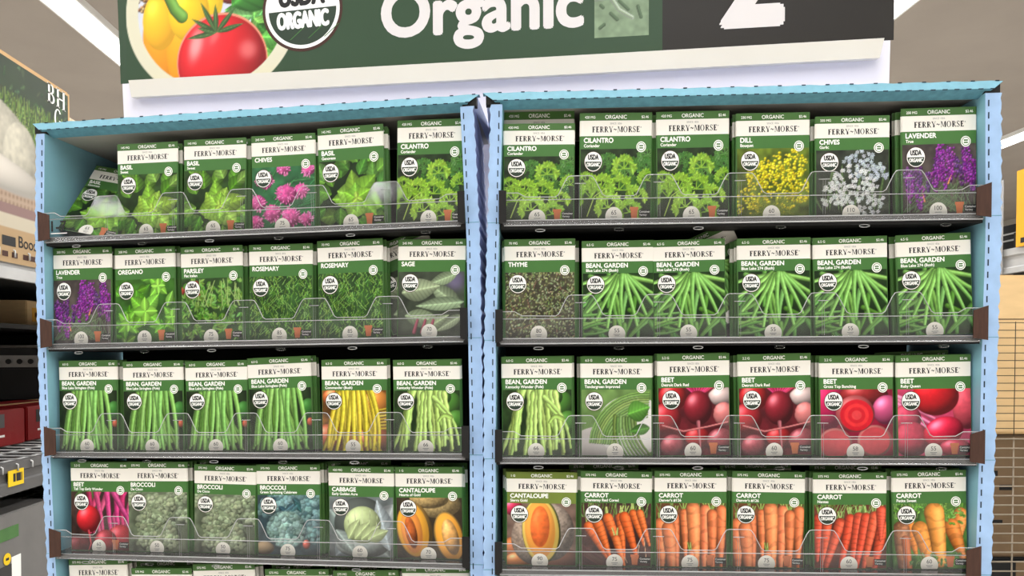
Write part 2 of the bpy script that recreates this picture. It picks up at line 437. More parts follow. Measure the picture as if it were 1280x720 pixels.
def pic_oregano():
    a = Art((52, 96, 30), seed=23, var=.35)
    for i in range(34): a.leaf(a.u(0, 1), a.u(0, .85), a.u(0, 360), a.u(.16, .26), a.u(.05, .08), a.jit((98, 160, 48), 24), .08)
    for x, y, s in ((.72, .1, .2), (.2, .62, .22), (.95, .55, .2), (.5, .46, .34)):
        for k in range(4): a.leaf(x, y, k * 90 + 45 + a.u(-8, 8), s, s * .32, a.jit((124, 194, 62), 10), .08, .2)
        for k in range(4): a.leaf(x, y, k * 90 + a.u(-6, 6), s * .62, s * .24, a.jit((146, 212, 80), 8), .06, .2)
    return a
def pic_parsley():
    a = Art((44, 70, 32), seed=29, var=.4)
    for i in range(5): a.ell(a.u(0, .3), a.u(.05, .3), .06, .06, (170, 60, 50), hl=.1)
    for i in range(120):
        x, y = a.u(0, 1), a.u(.05, .85); t = a.u(0, 360)
        for k in range(3): a.leaf(x, y, t + (k - 1) * 42, a.u(.07, .12), .026, a.jit((104, 152, 62), 30), .05, .12, nv=2)
    for i in range(14):
        x = a.u(.3, 1); a.cap([(x, .0 + a.u(0, .2)), (x + a.u(-.2, .2), .4)], .007, .007, (160, 190, 110), hl=0)
    return a
def pic_needle():
    a = Art((46, 78, 36), seed=31, var=.4)
    for i in range(420):
        x, y = a.u(-.05, 1), a.u(0, .9); t = a.u(-150, -30); L = a.u(.06, .13)
        a.cap([(x, y), (x + L * math.cos(R(t)), y + L * math.sin(R(t)))], .006, .003, a.jit((116, 164, 66), 34), hl=.05)
    return a
def pic_sage():
    a = Art((58, 66, 52), seed=37, var=.35)
    a.glow(.86, .12, .2, .2, (124, 112, 150), .8)
    for x, y, t, L, W in ((.9, .02, 160, .5, .09), (.95, .5, 215, .6, .13), (.05, .3, -10, .6, .16), (1.0, .42, 175, .75, .1), (.98, .6, 150, .5, .08), (.1, .62, 8, .6, .13), (.35, .85, -30, .5, .1)):
        a.leaf(x, y, t, L, W, a.jit((146, 164, 128), 10), .12, .2, nv=10)
    for i in range(3): a.cap([(.25 + .12 * i, .85), (.3 + .12 * i, .68)], .03, .02, (150, 66, 84))
    return a
def pic_thyme():
    a = Art((70, 66, 50), seed=41, var=.4)
    for i in range(16):
        x, y = a.u(0, 1), a.u(0, .85); a.cap([(x, y), (x + a.u(-.2, .2), y + a.u(-.3, .1))], .006, .004, (150, 110, 92), hl=0)
    def d(x, y): a.leaf(x, y, a.u(0, 360), a.u(.03, .055), .013, a.jit((132, 142, 98), 40), 0, .1)
    a.scatter(1000, d); return a
def bean(a, x0, y0, x1, y1, bow, r, col, **k):
    p = []; dx, dy = x1 - x0, y1 - y0
    for i in range(7):
        t = i / 6; b = bow * math.sin(math.pi * t); p.append((x0 + dx * t - dy * b, y0 + dy * t + dx * b))
    a.cap(p, r, r * .62, col, tex=.08, **k)
def pic_bush_bean():
    a = Art((26, 50, 18), seed=43, var=.4)
    for i in range(34):
        x, y = a.u(-.1, 1.1), a.u(-.1, .8); t = a.u(20, 160)
        bean(a, x, y, x + .5 * math.cos(R(t)), y + .5 * math.sin(R(t)), a.u(-.1, .1), .034, a.jit((92, 146, 60), 24))
    for i in range(6): bean(a, -.05, .6 + .05 * i, .4, .56 + a.u(0, .25), a.u(-.1, .1), .024, a.jit((98, 152, 62), 14))
    for i, t in enumerate((168, 14, 30, 150, 46, 134, 60, 120, 74, 106, 90)):
        L = a.u(.55, .75); x0 = .56 + .1 * math.cos(R(t)); bean(a, x0, .02 + a.u(0, .05), x0 + L * math.cos(R(t)), .04 + L * math.sin(R(t)) * 1.1, a.u(-.05, .05), .036, a.jit((122, 180, 84), 12), hl=.3)
    return a
def pole(seed, col, bg, bumps=0, n=20, side=None):
    a = Art(bg, seed=seed, var=.45)
    if side: side(a)
    for i in range(n):
        x = .0 + 1.0 * i / n + a.u(-.03, .03); bean(a, .42 + .42 * (x - .4), a.u(-.15, .1), x + a.u(-.06, .06), a.u(.7, 1.05), a.u(-.1, .1), .038, a.jit([c * .86 for c in col], 16), bumps=bumps)
    for i in range(9):
        x = .1 + .098 * i + a.u(-.02, .02); bean(a, .26 + .062 * i + a.u(-.02, .02), a.u(-.08, .06), x, a.u(.8, 1.02), a.u(-.06, .06), .043, a.jit(col, 12), bumps=bumps, hl=.3)
    return a
def pic_pole_bean():
    def side(a):
        a.ell(.95, .3, .12, .14, (60, 120, 48), hl=.1); a.ell(.97, .5, .05, .06, (190, 90, 60), hl=.1)
    return pole(47, (118, 172, 78), (28, 44, 20), side=side)
def pic_yellow_bean():
    def side(a):
        a.ell(.2, .1, .2, .14, (196, 104, 52)); a.ell(.85, .2, .22, .2, (220, 140, 60)); a.ell(.1, .7, .25, .2, (190, 96, 62)); a.ell(.8, .75, .3, .2, (176, 96, 60))
        for i in range(7): bean(a, .7, .3 + .04 * i, 1.05, .26 + .05 * i, .05, .022, a.jit((196, 168, 52), 14))
    return pole(53, (216, 196, 52), (120, 78, 30), n=13, side=side)
def pic_kentucky():
    def side(a):
        for x, y, r in ((.85, .2, .18), (.95, .45, .16), (.75, .1, .12)): a.ell(x, y, r, r, (74, 128, 46), hl=.1)
    a = pole(59, (172, 206, 104), (34, 58, 22), bumps=5, n=11, side=side)
    bean(a, .62, .1, .86, .4, .1, .034, (170, 208, 106), bumps=4); bean(a, .6, .1, .98, .8, -.12, .032, (176, 210, 112), bumps=5)
    bean(a, .86, .4, .68, .45, .3, .034, (168, 204, 100)); return a
def pic_tender():
    a = Art((104, 136, 74), seed=61, var=.2)
    a.ell(.3, .8, .5, .3, (196, 190, 186), flat=True, hl=0); a.ell(.72, .5, .5, .42, (216, 214, 208), flat=True, hl=0); a.ell(.74, .54, .4, .34, (234, 230, 226), flat=True, hl=0)
    for i in range(11):
        r = .78 - .035 * i; p = [(.9 + r * math.cos(R(t)), .78 + r * .95 * math.sin(R(t))) for t in range(185, 276, 10)]
        a.cap(p, .019, .015, a.jit((112, 146, 72), 16), tex=.08)
    for i in range(8): bean(a, .48 + .04 * i, .38 + a.u(-.03, .03), .62 + .06 * i, .95, .12, .024, a.jit((108, 140, 70), 16))
    a.leaf(.66, .34, -18, .34, .15, (98, 160, 62), .08, .2); a.leaf(.98, .52, 170, .3, .08, (84, 140, 56), .08, .2)
    return a
def pic_beet_dark():
    a = Art((96, 26, 34), seed=67, var=.4)
    a.ell(.9, .12, .2, .12, (214, 190, 186), rough=.3); a.ell(.95, .36, .18, .16, (214, 124, 122), rough=.2, hl=.15)
    for i in range(9): a.cap([(.56, .12), (.36 + .06 * i, -.05)], .014, .02, a.jit((186, 40, 88), 20))
    a.ell(.2, .12, .2, .18, (188, 34, 38)); a.ell(.1, .4, .22, .2, (186, 40, 50)); a.ell(.55, .66, .18, .13, (184, 40, 44)); a.ell(.2, .78, .18, .16, (170, 72, 84), tex=.15); a.ell(.88, .7, .2, .16, (158, 66, 76), tex=.15)
    a.ell(.56, .27, .2, .23, (134, 26, 40), tex=.06, hl=.45); a.cap([(.56, .46), (.57, .6), (.59, .85)], .03, .008, (178, 96, 104))
    a.cap([(.05, .5), (.35, .58), (.7, .52), (.98, .46)], .012, .012, (206, 120, 120)); return a
def pic_beet_cut():
    a = Art((140, 24, 52), seed=71, var=.3)
    a.ell(.1, .2, .25, .35, (204, 36, 92), hl=.1); a.ell(.6, .08, .34, .16, (150, 36, 38), tex=.1); a.ell(.92, .28, .2, .2, (206, 84, 130))
    for x, y, r, b in ((.2, .74, .24, 1), (.75, .7, .24, 1)):
        a.ell(x, y, r, r * .9, (188, 110, 106), hl=.05, lo=.7); a.ell(x, y, r * .86, r * .78, (206, 76, 84), flat=True, hl=0, tex=.06)
    a.ell(.48, .33, .27, .25, (176, 82, 84), hl=.2, lo=.6)
    for k, q in ((.23, (216, 28, 44)), (.17, (236, 52, 56)), (.12, (214, 30, 44)), (.07, (228, 66, 70))): a.ell(.5, .35, k, k * .92, q, flat=True, hl=0, tex=.05)
    return a
def pic_beet_ruby():
    a = Art((188, 60, 96), seed=73, var=.25)
    for i in range(5): a.cap([(.0, .1 + .05 * i), (.5, .3 + .1 * i)], .03, .02, a.jit((226, 120, 160), 22))
    a.ell(.95, .25, .2, .3, (212, 76, 92), tex=.08, hl=.1); a.ell(.12, .4, .2, .2, (206, 70, 98), tex=.1, hl=.1)
    a.ell(.52, .1, .32, .26, (204, 26, 36), tex=.06, hl=.1); a.ell(.18, .68, .25, .24, (204, 64, 90), tex=.1, hl=.1); a.ell(.62, .58, .28, .2, (222, 36, 70), ang=-16, tex=.07, hl=.5)
    a.ell(.78, .8, .22, .12, (186, 50, 76), tex=.1); return a
def pic_beet_tall():
    a = Art((60, 40, 34), seed=79, var=.4)
    for i in range(8): a.leaf(a.u(0, .5), a.u(0, .3), a.u(0, 360), .22, .06, (76, 112, 52))
    for x0, x1 in ((.5, .3), (.3, .36), (.66, .46), (.42, .52), (.62, .66), (.95, .74), (.78, .8), (.9, .88), (1.1, .95), (.7, .98)): a.cap([(x0, -.05), (x1, .4), (x1 + .03, .62)], .05, .03, a.jit((190, 52, 110), 34), hl=.2, tex=.15)
    a.ell(.86, .72, .24, .22, (176, 36, 48), tex=.1); a.ell(.6, .78, .2, .2, (160, 30, 44), tex=.1); a.ell(.1, .85, .3, .16, (110, 30, 36), tex=.2); a.ell(.3, .42, .21, .21, (214, 30, 40), tex=.05, hl=.4); a.cap([(.3, .6), (.34, .8), (.3, .9)], .02, .006, (190, 60, 70))
    return a
def broc(seed, bg, col, dark, heads):
    a = Art(bg, seed=seed, var=.35)
    for x, y, r, k in heads:
        a.ell(x, y, r, r * .92, dark, hl=0, tex=.2)
        for i in range(k):
            t = a.u(0, 6.28); q = r * math.sqrt(a.u(0, 1)); s = a.u(.03, .06) * (.7 + r)
            sh = 1.05 - .3 * (q / r) ** 2
            a.ell(x + q * math.cos(t), y + .92 * q * math.sin(t), s, s * .85, [c_ * sh for c_ in a.jit(col, 10)], hl=0, rough=.9, lo=.74, tex=.2, tf=44)
    return a
def pic_broccoli():
    return broc(83, (98, 108, 86), (156, 170, 136), (118, 132, 102), ((.85, .06, .16, 34), (.95, .35, .14, 26), (.1, .1, .14, 20), (.4, .2, .2, 46), (.62, .2, .18, 40), (.48, .5, .33, 130), (.36, .7, .22, 40), (.68, .68, .2, 40), (.52, .36, .16, 40)))
def pic_broccoli_blue():
    a = broc(89, (52, 70, 76), (116, 152, 152), (76, 108, 112), ((.4, .1, .26, 60), (.84, .2, .26, 60), (.9, .55, .2, 40), (.12, .2, .12, 16)))
    for i in range(10): a.leaf(a.u(.3, .7), a.u(.0, .3), a.u(30, 150), .2, .05, a.jit((60, 100, 108), 18))
    b = broc(90, (52, 70, 76), (150, 182, 174), (100, 132, 128), ((.46, .5, .3, 150), (.48, .66, .2, 60)))
    m = smooth((1 - np.sqrt(((a.X - .46) / .35) ** 2 + ((a.Y - .52) / .3) ** 2)) * 8); a.put(m, b.c)
    a.ell(.78, .74, .06, .07, (206, 96, 80)); a.ell(.1, .8, .16, .1, (176, 150, 116), hl=0); return a
def pic_cabbage():
    a = Art((104, 112, 112), seed=97, var=.2)
    for x, y, t, L, W in ((.0, .2, 50, .6, .2), (1.0, .1, 110, .7, .24), (.1, .9, -40, .6, .2), (.95, .9, -140, .6, .2), (.5, .95, -90, .4, .3)):
        a.leaf(x, y, t, L, W, a.jit((150, 162, 160), 10), .08, .14, nv=5)
    a.ell(.5, .4, .42, .4, (84, 90, 86), hl=0); a.ell(.52, .72, .42, .2, (166, 176, 172), hl=0, tex=.1); a.leaf(.95, .8, -105, .8, .16, (176, 188, 192), .08, .12); a.leaf(.1, .5, 50, .5, .12, (160, 174, 168), .08)
    a.ell(.52, .42, .29, .28, (186, 202, 146), hl=.12, tex=.05, lo=.6)
    for i in range(5): a.cap([(.52, .66), (.3 + .11 * i, .42), (.28 + .12 * i, .2)], .006, .003, (206, 218, 172), hl=0)
    for i in range(4): a.leaf(.3 + .1 * i, .64, -60 + 12 * i, .36, .1, (190, 206, 150), .05, .1, nv=3)
    return a
def pic_melon_gold():
    a = Art((60, 50, 34), seed=101, var=.3)
    a.ell(.62, .1, .36, .2, (196, 168, 112), tex=.22, tf=40, hl=0); a.ell(.5, .02, .3, .14, (190, 160, 104), tex=.22, tf=40, hl=0)
    a.ell(.27, .48, .27, .42, (168, 130, 64), ang=-10, hl=0); a.ell(.25, .48, .235, .4, (240, 172, 56), ang=-10, lo=.8, hl=0); a.ell(.23, .5, .16, .33, (240, 150, 66), ang=-10, lo=.8, hl=0); a.ell(.22, .52, .085, .24, (196, 100, 46), ang=-12, tex=.2, hl=0)
    a.ell(.8, .58, .22, .38, (176, 138, 70), ang=-14, hl=0); a.ell(.8, .58, .2, .36, (238, 166, 62), ang=-14, lo=.8, hl=0); a.ell(.82, .58, .12, .27, (240, 178, 104), ang=-14, tex=.16, hl=.1)
    return a
def pic_melon_sierra():
    a = Art((120, 96, 84), seed=103, var=.25)
    a.ell(.08, .06, .14, .12, (214, 52, 92)); a.ell(.12, .65, .2, .16, (196, 112, 62), hl=.1); a.ell(.16, .84, .2, .12, (208, 126, 66)); a.ell(.8, .85, .3, .2, (120, 78, 60), hl=0)
    a.ell(.62, .42, .36, .42, (182, 164, 148), tex=.22, tf=36, hl=0); a.ell(.42, .5, .36, .4, (160, 140, 124), tex=.2, tf=36, hl=0)
    a.ell(.5, .4, .28, .48, (120, 130, 64), ang=-4, hl=0); a.ell(.49, .4, .265, .46, (228, 196, 96), ang=-4, lo=.85, hl=0); a.ell(.48, .38, .22, .42, (238, 160, 70), ang=-4, lo=.85, hl=0)
    a.ell(.48, .34, .14, .3, (236, 112, 50), tex=.12, lo=.8, hl=.08); return a
def carrots(seed, bg, col, spec, greens, rings=46, tops=(150, 180, 90)):
    a = Art(bg, seed=seed, var=.45)
    for i in range(greens):
        x = a.u(0, 1); a.cap([(x, .2), (x + a.u(-.15, .15), -.05)], .007, .005, a.jit((110, 146, 70), 34), hl=.05)
    for x0, y0, x1, y1, r in spec:
        for k in range(3): a.cap([(x0 + a.u(-.02, .02), y0), (x0 + a.u(-.06, .06), y0 - .16)], .011, .009, a.jit(tops, 16))
        a.cap([(x0, y0), ((x0 * 2 + x1) / 3, (y0 * 2 + y1) / 3), ((x0 + 2 * x1) / 3, (y0 + 2 * y1) / 3), (x1, y1)], r, r * .3, a.jit(col, 10), tex=.05, rings=rings, hl=.22, power=1.6)
    return a
def pic_carrot_red():
    a = carrots(107, (74, 46, 42), (232, 108, 44), ((.1, .34, .5, .95, .07), (.24, .3, .42, .8, .075), (.38, .22, .6, .78, .075), (.55, .2, .62, .8, .06), (.62, .2, .8, .78, .08), (.74, .14, .9, .6, .055), (.84, .14, .98, .6, .055), (.5, .52, .62, .9, .06)), 40, tops=(176, 196, 110))
    for x, y, x1 in ((.9, .5, .94), (.83, .6, .8), (.62, .78, .66)): a.cap([(x, y), (x1, .85)], .007, .003, (236, 190, 150), hl=0)
    for i in range(16): a.cap([(.0, .6 + .02 * i), (.3, .78 + .02 * i)], .005, .005, a.jit((92, 52, 46), 20), hl=0)
    return a
def pic_carrot_denver():
    return carrots(109, (96, 60, 34), (240, 132, 78), ((.06, .3, .08, 1.0, .09), (.26, .2, .3, 1., .07), (.18, .36, .24, 1.1, .1), (.4, .14, .42, .8, .06), (.7, .1, .68, .95, .08), (.93, .1, .92, .9, .075), (.8, .16, .8, 1., .075), (.53, .08, .57, 1.1, .1), (.5, .72, .5, 1.2, .05)), 20, rings=30)
def pic_carrot_nantes():
    return carrots(113, (96, 50, 36), (226, 84, 52), ((.06, .2, .04, .8, .07), (.18, .26, .1, 1., .07), (.36, .26, .1, 1.05, .075), (.5, .2, .34, 1., .07), (.62, .18, .5, 1., .075), (.72, .18, .56, 1., .07), (.84, .16, .66, 1., .07), (.95, .3, .8, 1.05, .08), (.93, .08, .92, .5, .07)), 60, rings=60, tops=(150, 180, 96))
def pic_carrot_petite():
    a = carrots(127, (76, 116, 52), (238, 140, 60), ((.92, .16, .9, .5, .1), (.8, .32, .96, .8, .11), (.22, .3, .3, .7, .08)), 30, rings=30, tops=(120, 170, 70))
    for i in range(60): a.leaf(a.u(0, 1), a.u(0, .3), a.u(0, 360), a.u(.05, .09), .02, a.jit((112, 164, 66), 24), .05)
    a.cap([(.1, .36), (.14, .95)], .12, .08, (170, 112, 76), tex=.25); a.cap([(.16, .5), (.2, .95)], .06, .05, (206, 112, 66))
    a.cap([(.36, .36), (.5, .85)], .115, .07, (242, 152, 66), rings=26, tex=.05); a.cap([(.56, .13), (.6, .4), (.63, .8)], .14, .09, (246, 160, 70), rings=26, tex=.05, hl=.25)
    for i in range(40): a.leaf(a.u(.2, 1), a.u(.72, .85), a.u(0, 360), a.u(.05, .09), .02, a.jit((96, 136, 70), 24), .05)
    return a

def sign_picture():
    """bowl of vegetables printed at the left end of the sign"""
    a = Art((50, 74, 51), hh=.94, n=190, seed=7, var=.02)
    inside = ((a.X - .5) / .5) ** 2 + ((a.Y - .46) / .48) ** 2
    a.ell(.5, .46, .5, .48, (218, 214, 188), flat=True, hl=0); bowl = a.c.copy(); plain = a.c.copy()
    a.ell(.5, .46, .44, .43, (206, 210, 222), flat=True, hl=0, tex=.05)
    a.ell(.62, .2, .16, .1, (196, 60, 58), tex=.1); a.ell(.42, .12, .12, .12, (120, 40, 48))
    for i in range(10): a.cap([(.36 + .035 * i, .34), (.44 + .02 * i, .18)], .012, .014, a.jit((150, 36, 56), 20))
    a.ell(.62, .34, .1, .09, (208, 74, 66), tex=.25, tf=60)
    for i in range(46): a.leaf(a.u(.72, .9), a.u(.3, .95), a.u(0, 360), a.u(.1, .2), a.u(.04, .07), a.jit((92, 158, 66), 34), .12)
    a.leaf(.62, .44, -32, .36, .12, (70, 142, 56), .12, .2)
    for i in range(10): a.leaf(a.u(.78, .84), a.u(.5, .9), a.u(-80, 80), .14, .05, a.jit((112, 190, 80), 16), .1)
    for i in range(150):
        t = a.u(0, 6.28); q = math.sqrt(a.u(0, 1)); a.ell(.17 + .16 * q * math.cos(t), .33 + .13 * q * math.sin(t), .011, .01, a.jit((168, 128, 92), 40), hl=.1)
    for x, y, rx, ry, c in ((.24, .58, .14, .27, (238, 150, 34)), (.36, .62, .13, .3, (240, 156, 32)), (.2, .5, .1, .16, (244, 180, 40)), (.46, .4, .11, .14, (246, 204, 44)), (.37, .46, .12, .16, (242, 190, 38))):
        a.ell(x, y, rx, ry, c, hl=.12, lo=.86)
    a.cap([(.24, .34), (.29, .44), (.33, .48)], .03, .036, (104, 154, 62))
    a.ell(.56, .735, .262, .262, (236, 148, 120), flat=True, hl=0); a.ell(.56, .74, .255, .254, (212, 36, 42), hl=.1, lo=.62)
    a.glow(.41, .64, .05, .12, (250, 190, 186), .75, 14); a.glow(.71, .68, .07, .07, (246, 150, 146), .6, -35); a.glow(.52, .6, .03, .06, (246, 140, 136), .5, 30)
    for t, L in ((-150, .17), (-118, .2), (-92, .16), (-50, .17), (-15, .17), (172, .18), (196, .12)): a.leaf(.53, .58, t, L, .016, (72, 104, 58), 0, .2)
    m = smooth((.86 ** 2 - inside) * 60)[..., None]; a.c = a.c * m + bowl * (1 - m)
    return a

def carton_picture():
    """garden photograph of a sofa printed on the furniture carton: 1 wide, .66 high"""
    a = Art((42, 64, 32), hh=.66, n=180, seed=9, var=.3)
    for i in range(240): a.leaf(a.u(0, 1), a.u(0, .34), a.u(0, 360), a.u(.02, .04), .01, a.jit((58, 86, 44), 26), 0)
    for i in range(260):
        x = a.u(.42, 1.0); t = a.u(-130, -50); a.cap([(x, .36), (x + .2 * math.cos(R(t)), .36 + .26 * math.sin(R(t)))], .004, .002, a.jit((110, 144, 52), 34), hl=.03)
    a.put((a.Y > .545).astype(float), np.array((206, 172, 126)) / 255.)
    a.ell(.3, .4, .5, .13, (190, 164, 140), flat=True, hl=0)
    w = ((np.sin(a.X * 300) * .5 + .5) * (np.sin(a.Y * 260) * .5 + .5)) * .16
    a.put(((a.Y > .34) & (a.Y < .47) & (a.X < .86)).astype(float), np.array((206, 178, 152)) / 255. - w[..., None])
    a.put(((a.Y > .47) & (a.Y < .5) & (a.X < .9)).astype(float), np.array((164, 130, 124)) / 255. * np.ones_like(a.c))
    a.put(((a.Y > .5) & (a.Y < .545)).astype(float), np.array((228, 216, 190)) / 255. * np.ones_like(a.c))
    a.ell(.5, .26, .3, .13, (206, 200, 180), ang=8, tex=.12, tf=50, hl=0, lo=.85); a.ell(.7, .31, .1, .12, (206, 200, 180), tex=.12, tf=50, hl=0, lo=.85)
    a.ell(.55, .37, .3, .055, (236, 228, 214), ang=6, hl=0, lo=.8); a.c *= .86; return a

# ---------------------------------------------------------------- camera and the places of the two cabinets
F, PX, PY = 950.0, 587.8, 465.6            # focal length and principal point, in pixels of a 1280 x 720 frame
PITCH = 1.32
WT = Matrix.Translation((0, 0, 1.35)) @ Matrix.Rotation(R(-PITCH), 4, 'X')
cam = bpy.data.cameras.new('camera'); camo = link(bpy.data.objects.new('camera', cam))
cam.sensor_width = 36; cam.lens = F / 1280 * 36
cam.shift_x = (640 - PX) / 1280; cam.shift_y = (PY - 360) / 1280
cam.clip_start = .02; cam.clip_end = 200
camo.matrix_world = WT @ Matrix.Rotation(R(90), 4, 'X')
scene.camera = camo

def frame(rx, ry, rz, t):
    return WT @ Matrix.Translation(t) @ Matrix.Rotation(R(rz), 4, 'Z') @ Matrix.Rotation(R(ry), 4, 'Y') @ Matrix.Rotation(R(rx), 4, 'X')
UNIT = dict(L=frame(1.119, -.671, -8.533, (-.5466, .9523, .3112)), R=frame(1.5226, -.2154, -3.1595, (.0171, .8559, .3143)))
W = .56
ZS = [-.1449, -.2775, -.4126, -.5400, -.6690]

def ray(u, v):
    o = WT.translation; d = WT.to_3x3() @ Vector(((u - PX) / F, 1, -(v - PY) / F)); return o, d
def on_plane(Mx, u, v, d=0.):
    """point of the image laid on the plane y = d of a local frame"""
    o, q = ray(u, v); I = Mx.inverted(); o = I @ o; q = I.to_3x3() @ q
    t = (d - o.y) / q.y; p = o + q * t; return p.x, p.z
def on_x(u, v, x):
    o, q = ray(u, v); p = o + q * ((x - o.x) / q.x); return p
SIDE = dict(L='left', R='right')

# ---------------------------------------------------------------- the cardboard cabinets
def cabinet(s):
    Mx = UNIT[s]; D = .16; zb = -.86
    root = empty('display_cabinet', Mx, {
        'L': 'left blue cardboard seed cabinet, the narrower looking one with five rows of packets',
        'R': 'right blue cardboard seed cabinet, the larger looking one with five rows of packets'}[s], 'display cabinet', 'blue cardboard seed cabinets')
    edges = dict(L=([(164, .0024), (300, -.0024), (430, -.0026), (545, -.0013), (720, .0035)], [(131, -.0036), (300, .0016), (540, .0021), (720, .0002)]),
                 R=([(131, .0055), (235, .0029), (430, -.003), (720, -.0047)], [(110, .0006), (300, .0027), (450, .0001), (540, -.0006), (720, -.0037)]))[s]
    us = dict(L=(48, 600), R=(608, 1248))[s]; fw = dict(L=(.012, .0155), R=(.0135, .017))[s]
    taper = dict(L=(0, -.010), R=(.010, 0))[s]
    inner = []
    for side in (0, 1):
        prof = sorted([(on_plane(Mx, us[side], v)[1], d) for v, d in edges[side]])
        zz = [p[0] for p in prof]; dd = [p[1] for p in prof]
        inn = (side == 1) == (s == 'L')
        def off(z, zz=zz, dd=dd, inn=inn, side=side): return float(np.interp(z, zz, dd)) + (max(0, -.56 - z) * .018 * (1 if side == 0 else -1) if inn else 0)
        x_out = 0 if side == 0 else W; sg = 1 if side == 0 else -1; f = fw[side]
        mb = MB(); zt = -.0125; n = 150; rng = random.Random(s + str(side))
        zl = [zt + (zb - zt) * k / n for k in range(n + 1)]
        O = []; I = []
        for k, z in enumerate(zl):
            wav = .0009 * math.sin(z * 420) + rng.uniform(-.0004, .0004)
            O.append((x_out + off(z) + wav, z)); I.append((x_out + off(z) + sg * f, z))
        inner.append((lambda off, x_out, sg, f: (lambda z: x_out + off(z) + sg * f))(off, x_out, sg, f))
        tp = taper[side]
        for k in range(len(zl) - 1):
            a, b, c, d = O[k], I[k], I[k + 1], O[k + 1]
            fr = [(a[0], 0, a[1]), (b[0], 0, b[1]), (c[0], 0, c[1]), (d[0], 0, d[1])]
            mb.poly(fr if sg < 0 else fr[::-1], 'blue')
            ib = [(b[0], 0, b[1]), (b[0] + tp, D, b[1]), (c[0] + tp, D, c[1]), (c[0], 0, c[1])]
            mb.poly(ib, 'teal')
            mb.poly([(a[0], 0, a[1]), (d[0], 0, d[1]), (d[0] + tp, D, d[1]), (a[0] + tp, D, a[1])], 'lav')
            mb.poly([(a[0] + tp, D, a[1]), (d[0] + tp, D, d[1]), (c[0] + tp, D, c[1]), (b[0] + tp, D, b[1])], 'lav')
        a, b = O[0], I[0]; mb.poly([(a[0], 0, a[1]), (b[0], 0, b[1]), (b[0] + tp, D, b[1]), (a[0] + tp, D, a[1])], 'edgecyan')
        z = -.02
        while z > -.8:                                   # perforation slots along the fold
            x = inner[side](z) - sg * .0035
            mb.box(x - .0006, x + .0006, -.0004, .0004, z - .0068, z, 'slot'); z -= .0133
        for zk in ZS[:4]:                                # folded joint in the flange at each shelf
            x = inner[side](zk); mb.box(min(x, x - sg * f), max(x, x - sg * f), -.0003, .0003, zk - .0006, zk, 'edgecyan')
        mb.part('side_panel', root)
    # top panel with its rolled front flap
    mb = MB(); nf = 44; top = []
    mb.hexa([(.004, .012, -.0125), (W - .004, .012, -.0125), (W - .006, D, -.012), (.006, D, -.012),
             (0, .004, 0), (W, .004, 0), (W, D, 0), (0, D, 0)], 'cyan', dict(bottom='greyboard', top='lav', left='lav', right='lav'))
    for e in (.0005, W - .0165): mb.box(e, e + .016, .0005, .0115, -.0124, -.0015, 'black')  # black fill standing in for the shade in the open flap corners
    for k in range(nf):                                  # flap: bright upper band, then the fold turning under
        t0, t1 = k / nf, (k + 1) / nf
        def X(t, e): return -e + t * (W + 2 * e)
        w0 = .0005 * math.sin(k * 2.1); w1 = .0005 * math.sin((k + 1) * 2.1)
        A = [(X(t0, .003), .001, .0008 + w0), (X(t1, .003), .001, .0008 + w1), (X(t1, -.009), -.003, -.0088), (X(t0, -.009), -.003, -.0088)]
        B = [(X(t0, -.009), -.003, -.0088), (X(t1, -.009), -.003, -.0088), (X(t1, -.017), .013, -.0150), (X(t0, -.017), .013, -.0150)]
        mb.poly(A[::-1], 'cyan'); mb.poly(B[::-1], 'edgecyan')
        mb.poly([(X(t0, .003), .001, .0008 + w0), (X(t1, .003), .001, .0008 + w1), (X(t1, .003), .012, .0004), (X(t0, .003), .012, .0004)], 'cyan')
        xc = X((t0 + t1) / 2, -.004); mb.box(xc - .0025, xc + .0025, -.0036, -.0024, -.0093, -.0085, 'slot')
        if k % 2: xc = X((t0 + t1) / 2, .003); mb.box(xc - .002, xc + .002, .0003, .0014, .0004, .0014, 'slot')
    mb.part('top_panel', root)
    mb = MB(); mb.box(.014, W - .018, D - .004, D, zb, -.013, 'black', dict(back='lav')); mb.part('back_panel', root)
    mb = MB(); mb.box(.013, W - .018, .01, .014, zb, ZS[4] - .03, 'blue'); mb.part('base_panel', root)
    for k, zk in enumerate(ZS):
        mb = MB(); xl, xr = inner[0](zk), inner[1](zk)
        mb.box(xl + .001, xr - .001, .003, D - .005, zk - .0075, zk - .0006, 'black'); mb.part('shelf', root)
        for side in ((0,), (1,))[s == 'R'] + ((1,), (0,))[s == 'R']:
            outer = (side == 0) == (s == 'L')
            x = inner[side](zk); sg = 1 if side == 0 else -1; wd = .0145 if outer else .008
            h0, h1 = (.029, .034) if outer else (.034, .034)
            mb = MB(); a, b = x - sg * .0005, x + sg * wd
            m = 'brown' if outer else 'black'
            p = [(a, -.0045), (b, -.003), (b, .012), (a, .012)]
            za, zb2 = -.0035, -.001
            vs = [(a, -.0098, zk + za), (b, -.0088, zk + zb2), (b, -.0078, zk + zb2), (a, -.0088, zk + za), (a, -.0098, zk + h1), (b, -.0088, zk + h0), (b, -.0078, zk + h0), (a, -.0088, zk + h1)]
            if side == 1: vs = [vs[i] for i in (1, 0, 3, 2, 5, 4, 7, 6)]
            mb.hexa(vs, m); mb.part('bracket', root, 'dark brown end bracket' if outer else 'black end bracket')
    return root, inner
CAB = {s: cabinet(s) for s in 'LR'}

WTI = WT.inverted()
base_x = [(UNIT[s] @ Vector((x, .08, -.87))) for s in 'LR' for x in (0, W)]
zz = min((UNIT[s] @ Vector((x, y, -.86))).z for s in 'LR' for x in (0, W) for y in (0, .16)) - .003
t = empty('display_plinth', Matrix.Translation((0, .98, 0)), 'plain dark plinth that both seed cabinets stand on', 'plinth')
mb = MB(); mb.bevbox(-.62, .66, -.17, .11, 0, zz, 'black', .01); mb.part('body', t)

